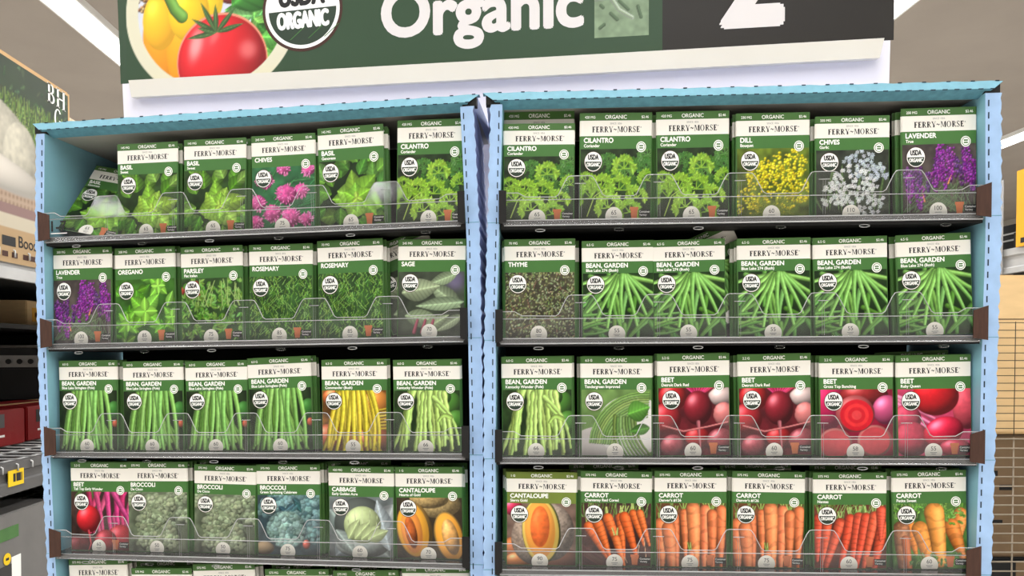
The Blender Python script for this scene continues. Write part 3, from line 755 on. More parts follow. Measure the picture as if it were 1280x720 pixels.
# ---------------------------------------------------------------- clear trays with a scalloped front
BUMPS = dict(L=[.100, .188, .276, .364, .453], R=[.1055, .192, .2805, .371, .461])
ROWN = ['top', 'second', 'third', 'fourth', 'fifth']
def tray(s, k):
    zk = ZS[k]; xl = CAB[s][1][0](zk) + .0012; xr = CAB[s][1][1](zk) - .0012
    root = empty('seed_tray', UNIT[s] @ Matrix.Translation((0, 0, zk)), 'clear scalloped plastic tray holding the %s row of packets in the %s cabinet' % (ROWN[k], SIDE[s]), 'tray', 'clear plastic seed trays')
    lo, hi, en = .0262, .0495, .0315
    pr = [(xl, en)]
    if s == 'L' or True: pr += [(xl + .020, en), (xl + .028, lo + .0006)]
    for b in BUMPS[s]:
        pr += [(b - .028, lo), (b - .0245, lo + .0022), (b - .0165, hi - .005), (b - .0135, hi - .0008), (b - .0105, hi), (b + .0105, hi), (b + .0135, hi - .0008), (b + .0165, hi - .005), (b + .0245, lo + .0022), (b + .028, lo)]
    pr += [(xr - .028, lo + .0006), (xr - .020, en), (xr, en)]
    def yf(z): return -.0042 - .003 * min(1, z / .023) + (.0015 if z > .024 else 0) * (z - .024) / .025
    mb = MB(); dz = .0233
    for i in range(len(pr) - 1):
        (x0, z0), (x1, z1) = pr[i], pr[i + 1]
        for q0, q1, r0, r1 in ((0, 0, dz, dz), (dz, dz, z0, z1)):
            mb.poly([(x0, yf(q0), q0), (x1, yf(q1), q1), (x1, yf(r1), r1), (x0, yf(r0), r0)], 'plastic')
    mb.part('front_lip', root)
    mb = MB(); mb.box(xl, xr, -.0042, .13, 0, .0012, 'plastic'); mb.part('base', root)
    mb = MB()
    mb.tube([(x, yf(z), z) for x, z in pr], .0005, 'rim', 5)
    mb.tube([(xl, yf(dz) - .0003, dz), (xr, yf(dz) - .0003, dz)], .0005, 'rim', 5)
    mb.tube([(xl, -.0046, .0012), (xr, -.0046, .0012)], .0008, 'rim', 5)
    mb.tube([(xl + .004, -.0048, -.0046), (xr - .004, -.0048, -.0046)], .0009, 'rim', 5)
    mb.poly([(xl, -.0043, .0008), (xr, -.0043, .0008), (xr - .004, -.0047, -.0046), (xl + .004, -.0047, -.0046)], 'hazy')
    for b in BUMPS[s]:                                    # folded wing edges, plus a pale bar modelled as a glint on each crest
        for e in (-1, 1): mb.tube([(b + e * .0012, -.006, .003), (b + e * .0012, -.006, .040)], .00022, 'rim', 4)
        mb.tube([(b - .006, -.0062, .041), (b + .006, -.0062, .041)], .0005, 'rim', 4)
    xs = [xl] + BUMPS[s] + [xr]
    for i in range(6):                                    # snap tabs under the tray
        c = (xs[i] + xs[i + 1]) / 2
        mb.tube([(c + .0055 * math.cos(t), -.002, -.0098 + .0015 * math.sin(t)) for t in [q * .5236 for q in range(13)]], .00045, 'plastic' if i % 2 else 'rim', 4, False)
    mb.part('rim', root)
    if s == 'L' and k == 0:
        sh = Sheet(); sh.text('1-7', 0, 0, .0125, 'ink', 0, bold=.02); sh.rect(-.001, .021, -.0032, -.0022, 'white', 0)
        o = sh.part('printed_number', root, 'black printed tray number'); o.location = (.0265, -.0078, .0085)
    return root
for s in 'LR':
    for k in range(5): tray(s, k)

# ---------------------------------------------------------------- seed packets
PW, PH, PT = .0815, .108, .0036
def fx(f): return -PW / 2 + f * PW
def fz(f): return PH * (1 - f)
Z1, Z2, Z3 = .072, .215, .335
_mesh = {}
def cached(key, fn):
    if key not in _mesh: _mesh[key] = fn()
    return _mesh[key]

def pouch_mesh(head):
    mb = MB(); lv = [(0, .0004), (.004, .0012), (.02, PT / 2), (fz(Z3), PT / 2), (fz(Z2), PT / 2 * .9), (fz(Z1), PT / 2 * .6), (PH - .003, .0005), (PH, .0004)]
    mats = ['green', 'green', 'dgreen', 'green', 'cream', head, head]
    def sec(z, h):
        e = .0016; a = PW / 2
        return [(-a + e, 0, z), (a - e, 0, z), (a, h * .7, z), (a, h * 1.3, z), (a - e, 2 * h, z), (-a + e, 2 * h, z), (-a, h * 1.3, z), (-a, h * .7, z)]
    for i in range(len(lv) - 1):
        A, B = sec(*lv[i]), sec(*lv[i + 1])
        for k in range(8):
            j = (k + 1) % 8; mb.poly([A[k], A[j], B[j], B[k]], mats[i])
    mb.poly(sec(*lv[0])[::-1], 'paper'); mb.poly(sec(*lv[-1]), head)
    return mb.data('pouch')
def header_mesh(head, weight):
    s = Sheet(); s.rect(fx(0) + .0012, fx(1) - .0012, fz(Z1), fz(0) - .0002, head, 1)
    s.text('ORGANIC', 0, fz(.056), PH * .034, 'white', 2, 'c', .02)
    if weight: s.text(weight, fx(.07), fz(.052), PH * .023, 'white', 2, 'l', .02)
    s.text('$2.46', fx(.95), fz(.052), PH * .023, 'white', 2, 'r', .02); return s.data('header_strip')
def band_mesh():
    s = Sheet(); s.rect(fx(0) + .0012, fx(1) - .0012, fz(Z2), fz(Z1), 'cream', 1)
    s.text('SINCE 1856', 0, fz(.108), PH * .017, 'grey', 2, 'c')
    s.serif('FERRY~MORSE', fx(.17), fx(.83), fz(.181), PH * .054, 'ink', 2)
    s.disc(fx(.845), fz(.136), .0006, 'grey', 2, n=10); return s.data('brand_band')
def name_mesh(name, sub, gm):
    s = Sheet(); s.rect(fx(0) + .0012, fx(1) - .0012, fz(Z3), fz(Z2), gm, 1)
    if name: s.text(name, fx(.06), fz(.276), PH * .043, 'white', 2, 'l', .04)
    if sub: s.text(sub, fx(.06), fz(.318), PH * .027, 'white', 2, 'l', .03)
    return s.data('name_panel')
def badge_mesh():
    s = Sheet(); r = .0104
    s.disc(0, 0, r, 'brownink', 3); s.disc(0, 0, r * .94, 'white', 4)
    s.disc(0, 0, r * .86, 'badgegreen', 5, 180, 360, 24)
    s.rect(-r * .84, r * .84, -.0001, r * .05, 'white', 5)
    s.text('USDA', 0, r * .2, r * .46, 'ink', 6, 'c', .04, width=r * 1.12)
    s.text('ORGANIC', 0, -r * .46, r * .34, 'white', 6, 'c', .04, width=r * 1.4); return s.data('organic_badge')
def seal_mesh():
    s = Sheet(); r = .0054; s.disc(0, 0, r, 'white', 3, n=28); s.disc(0, 0, r * .82, 'green', 4, n=28); s.disc(0, 0, r * .7, 'white', 5, n=28)
    s.rect(-r * .4, r * .4, r * .08, r * .34, 'green', 6); s.rect(-r * .4, r * .4, -r * .34, -r * .08, 'green', 6); return s.data('quality_seal')
def count_mesh(num):
    s = Sheet(); r = .0096; s.disc(0, 0, r, 'cream', 3, n=36, clip=-.0042)
    s.text(num, 0, r * .2, r * .44, 'ink', 4, 'c', .004); s.rect(-r * .38, r * .38, -.0006, 0, 'grey', 4); s.rect(-r * .25, r * .25, -.0022, -.0016, 'grey', 4); return s.data('count_badge')
def pot_mesh():
    s = Sheet(); s.shape([(-.0042, .0052), (-.003, -.0055), (.0030, -.0055), (.0042, .0052)], 'terra', 3); s.rect(-.0048, .0048, .0034, .0062, 'terra', 4)
    s.rect(.0052, .0175, -.0035, .0035, 'ink', 3); s.text('Container', .0058, .0005, .0020, 'white', 4, 'l', .01); s.text('Variety', .0058, -.0026, .0020, 'white', 4, 'l', .01); return s.data('container_mark')
def art_mesh(fn): return fn().mesh('picture', PW - .0024, None, fz(Z3), -Sheet.EPS)

V = dict(   # name, variety, weight, picture, seeds figure, pot, words for the label
    basil=('BASIL', 'Sweet', '145 MG', pic_basil, '65', 1, 'sweet basil packet with bright green leaves'),
    basilg=('BASIL', 'Genovese', '145 MG', pic_basil_dark, '65', 1, 'dark-leaved basil packet'),
    chives=('CHIVES', '', '245 MG', pic_chives, '75', 0, 'chives packet with pink pompom flowers'),
    cilantro=('CILANTRO', 'Coriander', '420 MG', pic_cilantro, '65', 1, 'cilantro packet with lime green leaves'),
    dill=('DILL', 'Bouquet', '230 MG', pic_dill, '60', 0, 'dill packet with yellow flower heads'),
    garlic=('CHIVES', 'Garlic', '335 MG', pic_garlic, '110', 0, 'garlic chives packet with white flowers'),
    lavender=('LAVENDER', 'True', '200 MG', pic_lavender, '100', 1, 'lavender packet with purple flower spikes'),
    oregano=('OREGANO', '', '200 MG', pic_oregano, '85', 1, 'oregano packet with pointed green leaves'),
    parsley=('PARSLEY', 'Flat Italian', '420 MG', pic_parsley, '75', 1, 'parsley packet with flat green leaves'),
    needle=('ROSEMARY', '', '70 MG', pic_needle, '85', 1, 'herb packet with needle-fine green leaves'),
    sage=('SAGE', '', '245 MG', pic_sage, '70', 0, 'sage packet with grey-green leaves'),
    thyme=('THYME', '', '70 MG', pic_thyme, '80', 0, 'thyme packet with tiny brownish leaves'),
    bush=('BEAN, GARDEN', 'Blue Lake 274 (Bush)', '6.5 G', pic_bush_bean, '55', 0, 'bean packet with fanned green beans'),
    polebean=('BEAN, GARDEN', 'Blue Lake Stringless (Pole)', '6.0 G', pic_pole_bean, '60', 0, 'green pole bean packet'),
    yellow=('BEAN, GARDEN', 'Commander (Bush)', '6.5 G', pic_yellow_bean, '55', 0, 'bean packet with yellow beans'),
    kentucky=('BEAN, GARDEN', 'Kentucky Wonder (Pole)', '6.0 G', pic_kentucky, '66', 0, 'bean packet with pale knobbly beans'),
    tender=('BEAN, GARDEN', 'Tendergreen Improved', '6.5 G', pic_tender, '52', 0, 'bean packet with beans in a white bowl'),
    beetd=('BEET', 'Detroit Dark Red', '2.2 G', pic_beet_dark, '60', 1, 'beet packet with a dark red root'),
    beetg=('BEET', 'Gross Top Bunching', '2.2 G', pic_beet_cut, '58', 0, 'beet packet with a sliced red beet'),
    beetr=('BEET', 'Ruby Queen', '2.2 G', pic_beet_ruby, '55', 1, 'beet packet with pink and red roots'),
    beett=('BEET', 'Tall Top Early Wonder', '2.2 G', pic_beet_tall, '60', 1, 'beet packet with pink stems and red root'),
    broc=('BROCCOLI', 'De Cicco', '375 MG', pic_broccoli, '50', 0, 'pale green broccoli packet'),
    brocb=('BROCCOLI', 'Green Sprouting Calabrese', '375 MG', pic_broccoli_blue, '75', 0, 'broccoli packet with blue-green heads'),
    cabbage=('CABBAGE', 'Early Golden Acre', '420 MG', pic_cabbage, '60', 0, 'cabbage packet with one pale round head'),
    canth=('CANTALOUPE', 'Hearts of Gold', '1 G', pic_melon_gold, '70', 0, 'cantaloupe packet with two golden melon halves'),
    cants=('CANTALOUPE', 'Sierra Gold', '1 G', pic_melon_sierra, '90', 0, 'cantaloupe packet with one sliced orange melon'),
    carc=('CARROT', 'Chantenay Red Cored', '575 MG', pic_carrot_red, '75', 1, 'carrot packet with slender loose carrots'),
    card=('CARROT', "Danver's #126", '575 MG', pic_carrot_denver, '75', 1, 'carrot packet with pale orange carrots'),
    carn=('CARROT', 'Nantes', '575 MG', pic_carrot_nantes, '60', 1, 'carrot packet with a bunch of red carrots'),
    carp=('CARROT', 'Petite Sweet', '575 MG', pic_carrot_petite, '60', 1, 'carrot packet with one stout carrot'),
    plain=('', '', '575 MG', pic_needle, '60', 0, 'green topped seed packet'),
)
def packet(key, mtx, label, group, full=True):
    name, sub, wt, art, num, pot, words = V[key]
    head = 'olive' if key == 'cants' else 'dgreen'; gm = 'olive' if key == 'cants' else 'green'
    r = empty('seed_packet', mtx, label, 'seed packet', group)
    child('pouch', cached(('pouch', head), lambda: pouch_mesh(head)), r)
    child('header_strip', cached(('head', head, wt), lambda: header_mesh(head, wt)), r)
    child('brand_band', cached('band', band_mesh), r)
    if not full: return r
    child('name_panel', cached(('name', key), lambda: name_mesh(name, sub, gm)), r)
    if art is None: return r
    child('picture', cached(('art', key), lambda: art_mesh(art)), r)
    def at(nm, me, x, z):
        o = child(nm, me, r); o.location = (fx(x), 0, fz(z))
    at('organic_badge', cached('badge', badge_mesh), .19, .452)
    at('quality_seal', cached('seal', seal_mesh), .85, .318)
    at('count_badge', cached(('count', num), lambda: count_mesh(num)), .48, .961)
    if pot: at('container_mark', cached('pot', pot_mesh), .76, .93)
    return r

# every front packet: kind, then the image points of its top edge (x left, y left, x right, y right)
ROWS = {
 ('L', 0): [('basil', 144, 180, 220, 176), ('basil', 226, 174.5, 305.5, 171), ('chives', 311, 170, 394.5, 165), ('basilg', 397, 160, 480.5, 153.5), ('cilantro', 494, 150, 577, 147)],
 ('R', 0): [('cilantro', 628, 154, 717.5, 153), ('cilantro', 724, 140.5, 814, 139.5), ('cilantro', 820.5, 139, 912.5, 137), ('dill', 920, 141, 1014, 139), ('garlic', 1019, 145, 1114.5, 143), ('lavender', 1127.5, 135, 1225, 132)],
 ('L', 1): [('lavender', 64, 310.5, 137, 308), ('oregano', 142, 310.5, 218, 307), ('parsley', 224, 309, 303, 305.5), ('needle', 308, 306, 390, 303.5), ('needle', 396, 301, 479, 297), ('sage', 495, 299, 578, 298)],
 ('R', 1): [('thyme', 630, 299, 720, 297.5), ('bush', 728, 301, 818, 299.5), ('bush', 819, 300, 907, 297.5), ('bush', 922, 298, 1016, 296), ('bush', 1020, 297, 1112, 294), ('bush', 1122, 294, 1222, 289.5)],
 ('L', 2): [('polebean', 72.5, 451, 144, 450), ('polebean', 152, 452, 228, 450.5), ('polebean', 230.5, 452, 309, 450), ('polebean', 311, 448, 390, 444.5), ('yellow', 399, 450, 484, 449), ('kentucky', 490, 450, 575, 449)],
 ('R', 2): [('kentucky', 626, 446, 717.5, 445), ('tender', 724, 445.5, 817.5, 445), ('beetd', 821, 442.5, 916, 441), ('beetd', 922, 443, 1019, 441), ('beetg', 1024, 445, 1120.5, 444), ('beetr', 1121, 444.5, 1219.5, 442.5)],
 ('L', 3): [('beett', 87, 577.5, 159, 578), ('broc', 159, 577.5, 232.5, 577.5), ('broc', 239, 580.5, 318, 582.5), ('brocb', 320, 581, 399.5, 581), ('cabbage', 409, 583, 491, 584), ('canth', 494, 584, 578, 584)],
 ('R', 3): [('cants', 632, 590, 720.5, 591), ('carc', 725, 589, 815, 590), ('card', 818, 589, 911, 589), ('card', 913, 589, 1008, 590.5), ('carn', 1017, 591, 1111, 591), ('carp', 1117, 589, 1213, 587.5)],
 ('L', 4): [('plain', 87.5, 699, 161, 698), ('plain', 166, 711, 240, 711), ('plain', 245, 706, 322, 704), ('plain', 329.5, 712, 416, 712), ('plain', 418, 714, 503, 713), ('plain', 504.5, 708, 589, 708)],
 ('R', 4): [('plain', 630, 717, 720, 717), ('plain', 725, 717, 815, 717), ('plain', 820, 717, 912, 717), ('plain', 915, 717, 1010, 717), ('plain', 1015, 717, 1110, 717), ('plain', 1115, 717, 1210, 716)],
}
# further packets whose tops show above the front one: place in the row -> image top edge
BEHIND_AT = {('R', 0): {0: (630, 139, 717, 137.5)}, ('L', 0): {3: (404, 165, 488, 159)},
 ('R', 3): {1: (716, 579, 799, 577.5), 3: (905, 579, 992, 577), 4: (1014, 580, 1103, 580)}, ('L', 3): {4: (412, 577, 490, 575), 1: (186, 575.5, 262, 575), 5: (500, 579, 586, 579)},
 ('R', 2): {5: (1096, 441, 1195, 437)}, ('L', 4): {1: (176, 702, 247, 700), 3: (340, 706, 424, 705), 4: (430, 707, 500, 706)}}
BEHIND_N = {0: 2, 1: 2, 2: 2, 3: 3, 4: 2}
ORD = ['leftmost', 'second from left', 'third from left', 'fourth from left', 'fifth from left', 'rightmost']
NEXT = ['first', 'second', 'third', 'fourth', 'fifth']
rnd = random.Random(4)
def placed(s, k, quad, d, tilt=1.2):
    Mx = UNIT[s]; a = on_plane(Mx, quad[0], quad[1], d); b = on_plane(Mx, quad[2], quad[3], d)
    x = (a[0] + b[0]) / 2; top = (a[1] + b[1]) / 2; roll = math.atan2(b[1] - a[1], b[0] - a[0])
    z0 = ZS[k] + .0016; z0 += abs(math.sin(roll)) * PW / 2
    sc = (top - z0) / PH
    il, ir = CAB[s][1][0](z0) , CAB[s][1][1](z0)
    wid = b[0] - a[0]
    return x, d, z0, roll, sc, wid
def pm(s, x, d, z, roll, tilt, sc):
    return UNIT[s] @ Matrix.Translation((x, d, z)) @ Matrix.Rotation(-roll, 4, 'Y') @ Matrix.Rotation(R(-tilt), 4, 'X') @ Matrix.Diagonal((1, 1, sc, 1))
for (s, k), row in ROWS.items():
    grp = 'seed packets in the %s row of the %s cabinet' % (ROWN[k], SIDE[s])
    for i, (key, *quad) in enumerate(row):
        slot = i + 1 if (s, k) == ('L', 0) else i
        where = '%s, %s row, %s cabinet' % (ORD[slot], ROWN[k], SIDE[s])
        x, d, z0, roll, sc, wid = placed(s, k, quad, .012)
        packet(key, pm(s, x, d, z0, roll, 1.2, sc), '%s, %s' % (V[key][6], where), grp)
        n = BEHIND_N[k]; extra = BEHIND_AT.get((s, k), {}).get(i)
        for j in range(n):
            last = j == n - 1
            dd = .012 + .0075 * (j + 1)
            if extra and last: x2, _, z2, r2, sc2, _ = placed(s, k, extra, dd)
            else:
                x2, z2, r2, sc2 = x + (-1 if (s, i) > ('R', 1) else 1 if s == 'L' and i < 4 else rnd.choice((-1, 1))) * rnd.uniform(.0005, .0035) * (j + 1) ** .5, ZS[k] + .0016, roll + R(rnd.uniform(-.5, .5)), sc * rnd.uniform(.985, 1.008)
                z2 += abs(math.sin(r2)) * PW / 2
            packet(key, pm(s, x2, dd, z2, r2, 1.2, sc2), '%s packet behind the one %s' % (NEXT[j], where), grp, False)
# the packets that lie askew
bl = on_plane(UNIT['L'], 71, 274, .026)
packet('basilg', pm('L', bl[0] + PW / 2 * math.cos(R(12)), .026, ZS[0] + .0018 + PW / 2 * math.sin(R(12)), R(-12), 30, 1.02), 'basil packet slumped backwards in the top left corner of the left cabinet', 'seed packets in the top row of the left cabinet')
packet('bush', pm('R', .288, .034, ZS[1] + .022, R(24), 1.5, 1.0), 'bean packet tilted to the left behind the others, middle of the second row, right cabinet', 'seed packets in the second row of the right cabinet')
packet('sage', pm('L', .487, .034, ZS[1] + .018, R(18), 1.5, 1.02), 'sage packet tilted to the left behind the rightmost one, second row, left cabinet', 'seed packets in the second row of the left cabinet')

# ---------------------------------------------------------------- the sign standing on the cabinets
SM = WT @ Matrix.Translation((-.52, 1.13, 0)) @ Matrix.Rotation(R(-7.6), 4, 'Z') @ Matrix.Rotation(R(PITCH), 4, 'X')
sign = empty('header_sign', SM, 'wide dark green sign reading Organic, standing on top of both seed cabinets', 'sign')
def sp(u, v, d=0.): return on_plane(SM, u, v, d)
xl0, xl1 = sp(151, 105)[0], sp(142, 0)[0]; xr0, xr1 = sp(1117, 50)[0], sp(1121, 0)[0]
zg = sp(151, 105)[1]; zg2 = sp(1120, 50)[1]
zlow = max((SM.inverted() @ UNIT[s] @ Vector((x, .14, .002))).z for s in 'LR' for x in (0, W))
ztop = .78
gap0, gap1 = sp(600, 150)[0] - .003, sp(600, 150)[0] + .012
mb = MB()
mb.prism([(xl0 + .006, zlow), (xr0 - .006, zlow), (xr1, ztop), (xl1, ztop)], 0, .004, 'card')
mb.part('backing_card', sign)
mb = MB(); px_ = sp(606, 160)[0]; fl = (SM.inverted() @ Vector((.0, 1.3, 0))).z + .012
mb.bevbox(px_ - .09, px_ + .13, .075, .11, fl, ztop - .02, 'card', .003); mb.part('support_post', sign)
mb = MB(); mb.box(px_ - .05, px_ + .09,   .0041, .0749, zlow + .25, zlow + .30, 'card'); mb.part('bracket', sign)
gx = sp(828, 30)[0]
def prz(x): return zg + (zg2 - zg) * (x - xl0) / (xr0 - xl0)
sh = Sheet(); sh.shape([(xl0, prz(xl0)), (gx, prz(gx)), (gx, ztop), (xl1, ztop)], 'signgreen', 2); sh.part('green_panel', sign)
sh = Sheet(); sh.shape([(gx, prz(gx)), (xr0, prz(xr0)), (xr1, ztop), (gx, ztop)], 'signblack', 2); sh.part('black_panel', sign, 'near-black price panel')
# word
a = sp(479, 47); b = sp(727, 34); 
sh = Sheet(); hcap = .0625
sh.text('Organic', 0, 0, hcap, 'signwhite', 4, 'l', .034, width=math.hypot(b[0] - a[0], b[1] - a[1]))
o = sh.part('lettering', sign, 'white word on the sign'); o.location = (a[0], 0, sp(479, 45.5)[1]); 
# price figure
a = sp(905, 32)
sh = Sheet(); sh.text('2', 0, 0, .135, 'signwhite', 4, 'l', .03, width=sp(975, 28)[0] - a[0]); o = sh.part('price_figure', sign, 'white figure on the black panel'); o.location = (a[0], 0, a[1] + .001)
# bowl picture
x0 = sp(158, 50)[0]; x1 = sp(374, 50)[0]; zt = sp(267, -93)[1]
art = sign_picture(); me = art.mesh('bowl_picture', x1 - x0, x0, zt, -Sheet.EPS * 3)
for v_ in me.vertices: v_.co.z = max(v_.co.z, prz(v_.co.x))
child('bowl_picture', me, sign, 'bowl of vegetables printed on the sign')
# organic badge
c = sp(378, 12); r = (sp(428, 12)[0] - sp(328, 12)[0]) / 2
sh = Sheet(); sh.disc(0, 0, r, 'brownink', 5, n=64); sh.disc(0, 0, r * .93, 'white', 6, n=64); sh.disc(0, 0, r * .845, 'badgegreen', 7, 180, 360, 40)
for t in (-.35, .1, .5): sh.shape([(r * t, -.7 * r), (r * (t + .03), -.7 * r), (r * (t + .4), -.42 * r), (r * (t + .37), -.42 * r)], 'green', 8)
sh.text('USDA', 0, r * .12, r * .42, 'ink', 8, 'c', .05, width=r * 1.1); sh.text('ORGANIC', 0, -r * .42, r * .36, 'white', 8, 'c', .05, width=r * 1.26)
o = sh.part('organic_badge', sign); o.location = (c[0], 0, c[1]); o.rotation_euler = (0, R(-2.5), 0)
# grey seed picture
a = Art((126, 146, 116), hh=.9, n=60, seed=33, var=.12)
for p in (((.02, .18), (.3, .16), (.45, .4), (.7, .56)), ((.4, .12), (.6, .12)), ((.75, .08), (.98, .02))): a.cap(p, .036, .032, (232, 236, 226), hl=0); a.cap(p, .024, .02, (146, 164, 134), hl=0)
for p in (((.12, .3), (.16, .34)), ((.3, .46), (.42, .58)), ((.46, .24), (.62, .4)), ((.1, .72), (.18, .66)), ((.8, .36), (.86, .56))): a.cap(p, .03, .03, (84, 104, 78), hl=0)
q0 = sp(743, 20); q1 = sp(811, 20); zz = sp(778, -15)[1]
me = a.mesh('seed_picture', q1[0] - q0[0], q0[0], zz, -Sheet.EPS * 4); child('seed_picture', me, sign, 'grey-green bean picture on the sign')
# cream lip folded over the foot of the sign
la, lb = sp(160, 100, -.012), sp(1106, 47, -.012); lc, ld = sp(165, 122, -.012), sp(1099, 73, -.012)
mb = MB(); n = 2
mb.hexa([(lc[0], -.0135, lc[1]), (ld[0], -.0135, ld[1]), (ld[0], -.0005, ld[1] + .002), (lc[0], -.0005, lc[1] + .002), (la[0], -.011, la[1]), (lb[0], -.011, lb[1]), (lb[0], -.0005, lb[1] + .001), (la[0], -.0005, la[1] + .001)], 'lip')
mb.part('folded_lip', sign)

# ---------------------------------------------------------------- room
def structure(name, mb): o = link(bpy.data.objects.new(name, mb.data(name))); o['kind'] = 'structure'; return o
X0, X1, Y0, Y1, ZC = -13., 14., -11., 24., 4.86
mb = MB(); mb.box(X0, X1, Y0, Y1, -.1, 0, 'floor'); structure('floor', mb)
mb = MB(); mb.box(X0, X1, Y0, Y1, ZC, ZC + .1, 'ceiling')
structure('ceiling', mb)
mb = MB(); mb.box(X0, X1, Y1, Y1 + .1, 0, ZC, 'wall'); structure('wall_back', mb)
mb = MB(); mb.box(X0, X1, Y0 - .1, Y0, 0, ZC, 'wall'); structure('wall_front', mb)
mb = MB(); mb.box(X0 - .1, X0, Y0, Y1, 0, ZC, 'wall'); structure('wall_left', mb)
mb = MB(); mb.box(X1, X1 + .1, Y0, Y1, 0, ZC, 'wall'); structure('wall_right', mb)
for x, lab in ((-8.4, 'ceiling strip light farthest left, beyond the storage rack'), (-4.02, 'bright ceiling strip light left of the sign'), (.1, 'ceiling strip light hidden behind the sign'),
               (4.2, 'bright ceiling strip light just right of the sign'), (8.75, 'ceiling strip light low at the right edge, beyond the right cabinet')):
    t = empty('strip_light', Matrix.Translation((x, 7, ZC)), lab, 'ceiling light', 'ceiling strip lights')
    mb = MB(); mb.prism([(-.21, 0), (-.19, -.05), (.19, -.05), (.21, 0)], -15, 16, 'housing'); mb.part('housing', t)
    mb = MB(); mb.prism([(-.165, -.0502), (-.13, -.062), (.13, -.062), (.165, -.0502)], -14.95, 15.95, 'lamp'); mb.part('diffuser', t, 'lit white diffuser')
    for y0, y1, e in ((-7.9, .6, LAMP_W), (.6, 22.9, LAMP_B)):
        la = bpy.data.lights.new('strip_lamp', 'AREA'); la.shape = 'RECTANGLE'; la.size = .32; la.size_y = y1 - y0; la.energy = e
        lo = link(bpy.data.objects.new('strip_lamp', la)); lo.location = (x, (y0 + y1) / 2, ZC - .075)

# ---------------------------------------------------------------- storage rack on the left
def wx(u, v, x): p = on_x(u, v, x); return p.y, p.z
XL = -1.45
rack = empty('storage_rack', Matrix.Translation((XL, 3.2, 0)), 'grey steel storage rack in shadow left of the seed cabinets', 'rack', 'steel storage racks')
def rpart(name, fn, lab=None): mb = MB(); fn(mb); o = mb.part(name, rack, lab); return o
for yy in (-2.2, 2.2):
    for xx in (-.06, -1.8): rpart('upright', lambda m: m.bevbox(xx - .04, xx + .04, yy - .04, yy + .04, 0, 2.5, 'darksteel', .006))
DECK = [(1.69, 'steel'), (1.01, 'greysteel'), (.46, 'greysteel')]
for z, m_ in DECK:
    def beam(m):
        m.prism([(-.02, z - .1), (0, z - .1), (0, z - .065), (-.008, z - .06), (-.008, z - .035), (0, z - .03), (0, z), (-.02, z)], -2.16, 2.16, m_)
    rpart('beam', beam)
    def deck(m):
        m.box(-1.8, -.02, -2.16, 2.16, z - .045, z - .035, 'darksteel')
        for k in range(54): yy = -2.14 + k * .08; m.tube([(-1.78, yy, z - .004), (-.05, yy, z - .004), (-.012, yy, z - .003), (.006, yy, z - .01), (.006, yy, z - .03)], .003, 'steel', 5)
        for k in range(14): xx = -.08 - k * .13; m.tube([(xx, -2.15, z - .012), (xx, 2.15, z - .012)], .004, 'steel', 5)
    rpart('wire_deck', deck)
rpart('back_panel', lambda m: m.box(-1.86, -1.84, -2.2, 2.2, 0, 2.3, 'blackmetal'), 'added black rear panel that darkens the rack interior')  # rear and end panels added to keep stray light out of the rack
rpart('added_end_panel', lambda m: m.box(-1.8, -.1, 2.2, 2.22, 0, 1.66, 'blackmetal'), 'added black end panel that darkens the rack interior')
tagy, tagz = wx(10, 633, XL); tagy2, tagz2 = wx(29, 617, XL)
def tagm(m): m.box(.0005, .003, tagy - 3.2, tagy2 - 3.2, .935, .985, 'yellow')
o = rpart('price_tag', tagm, 'yellow price tag')
mb = MB()
for a_, b_ in ((.3, .45), (.5, .8), (.84, .88)):
    L_ = tagy2 - tagy; mb.box(.003, .0036, tagy - 3.2 + L_ * a_, tagy - 3.2 + L_ * b_, .948, .974, 'ink')
mb.part('tag_print', o)

# furniture carton with a printed garden picture
cy1 = wx(88, 118, XL)[0]; ctop = wx(87, 116, XL)[1]; cy0 = cy1 - 1.0; cz0 = 1.692
ct = empty('furniture_carton', Matrix.Translation((XL, cy1 - .5, cz0)), 'large patio furniture carton printed with a green garden photo, lettered BHG, on the left rack', 'carton')
H_ = ctop - cz0
mb = MB(); mb.bevbox(-.6, 0, -.5, .5, 0, H_, 'kraft', .008); mb.part('box', ct)
pw = .97; ph = .66 * pw
me = carton_picture().mesh('printed_panel', pw, -pw / 2, H_ - .018, 0)
o = child('printed_panel', me, ct, 'garden sofa photo print'); o.matrix_parent_inverse = Matrix(); o.location = (.0008, -.005, 0); o.rotation_euler = (0, 0, R(90))
sh = Sheet()
def cp(u, v): y, z = wx(u, v, XL); return y - (cy1 - .5), z - cz0
bx, bz = cp(59, 128); b2 = cp(82, 128)[0]
sh.serif('BH', bx - .004, b2 + .002, bz + .004, .066, 'white', 1, .17, .08); gx_, gz_ = cp(68, 147)
sh.serif('G', gx_ - .006, gx_ + .046, bz - .07, .066, 'white', 1, .17, .09)
front = dict(location=(.0016, 0, 0), rotation_euler=(0, 0, R(90)))
def facing(o): o.location = (.0016, 0, 0); o.rotation_euler = (0, 0, R(90)); return o
facing(sh.part('lettering', ct, 'white serif letters')); sh = Sheet()
tx, tz = cp(23, 309); sh.text('Boos', tx, tz, .035, 'ink', 1, 'l', .01); facing(sh.part('lower_lettering', ct, 'black letters')); sh = Sheet(); lx, lz = cp(2, 305); sh.rect(lx, cp(19, 305)[0], lz, lz + .03, 'ink', 1); facing(sh.part('black_label', ct)); sh = Sheet()
for q in (0, .05, .11, .15): sh = Sheet(); sh.rect(lx + q, lx + q + .03, lz - .035, lz - .018, 'brownink', 1); facing(sh.part('carton_mark', ct, 'brown mark'))
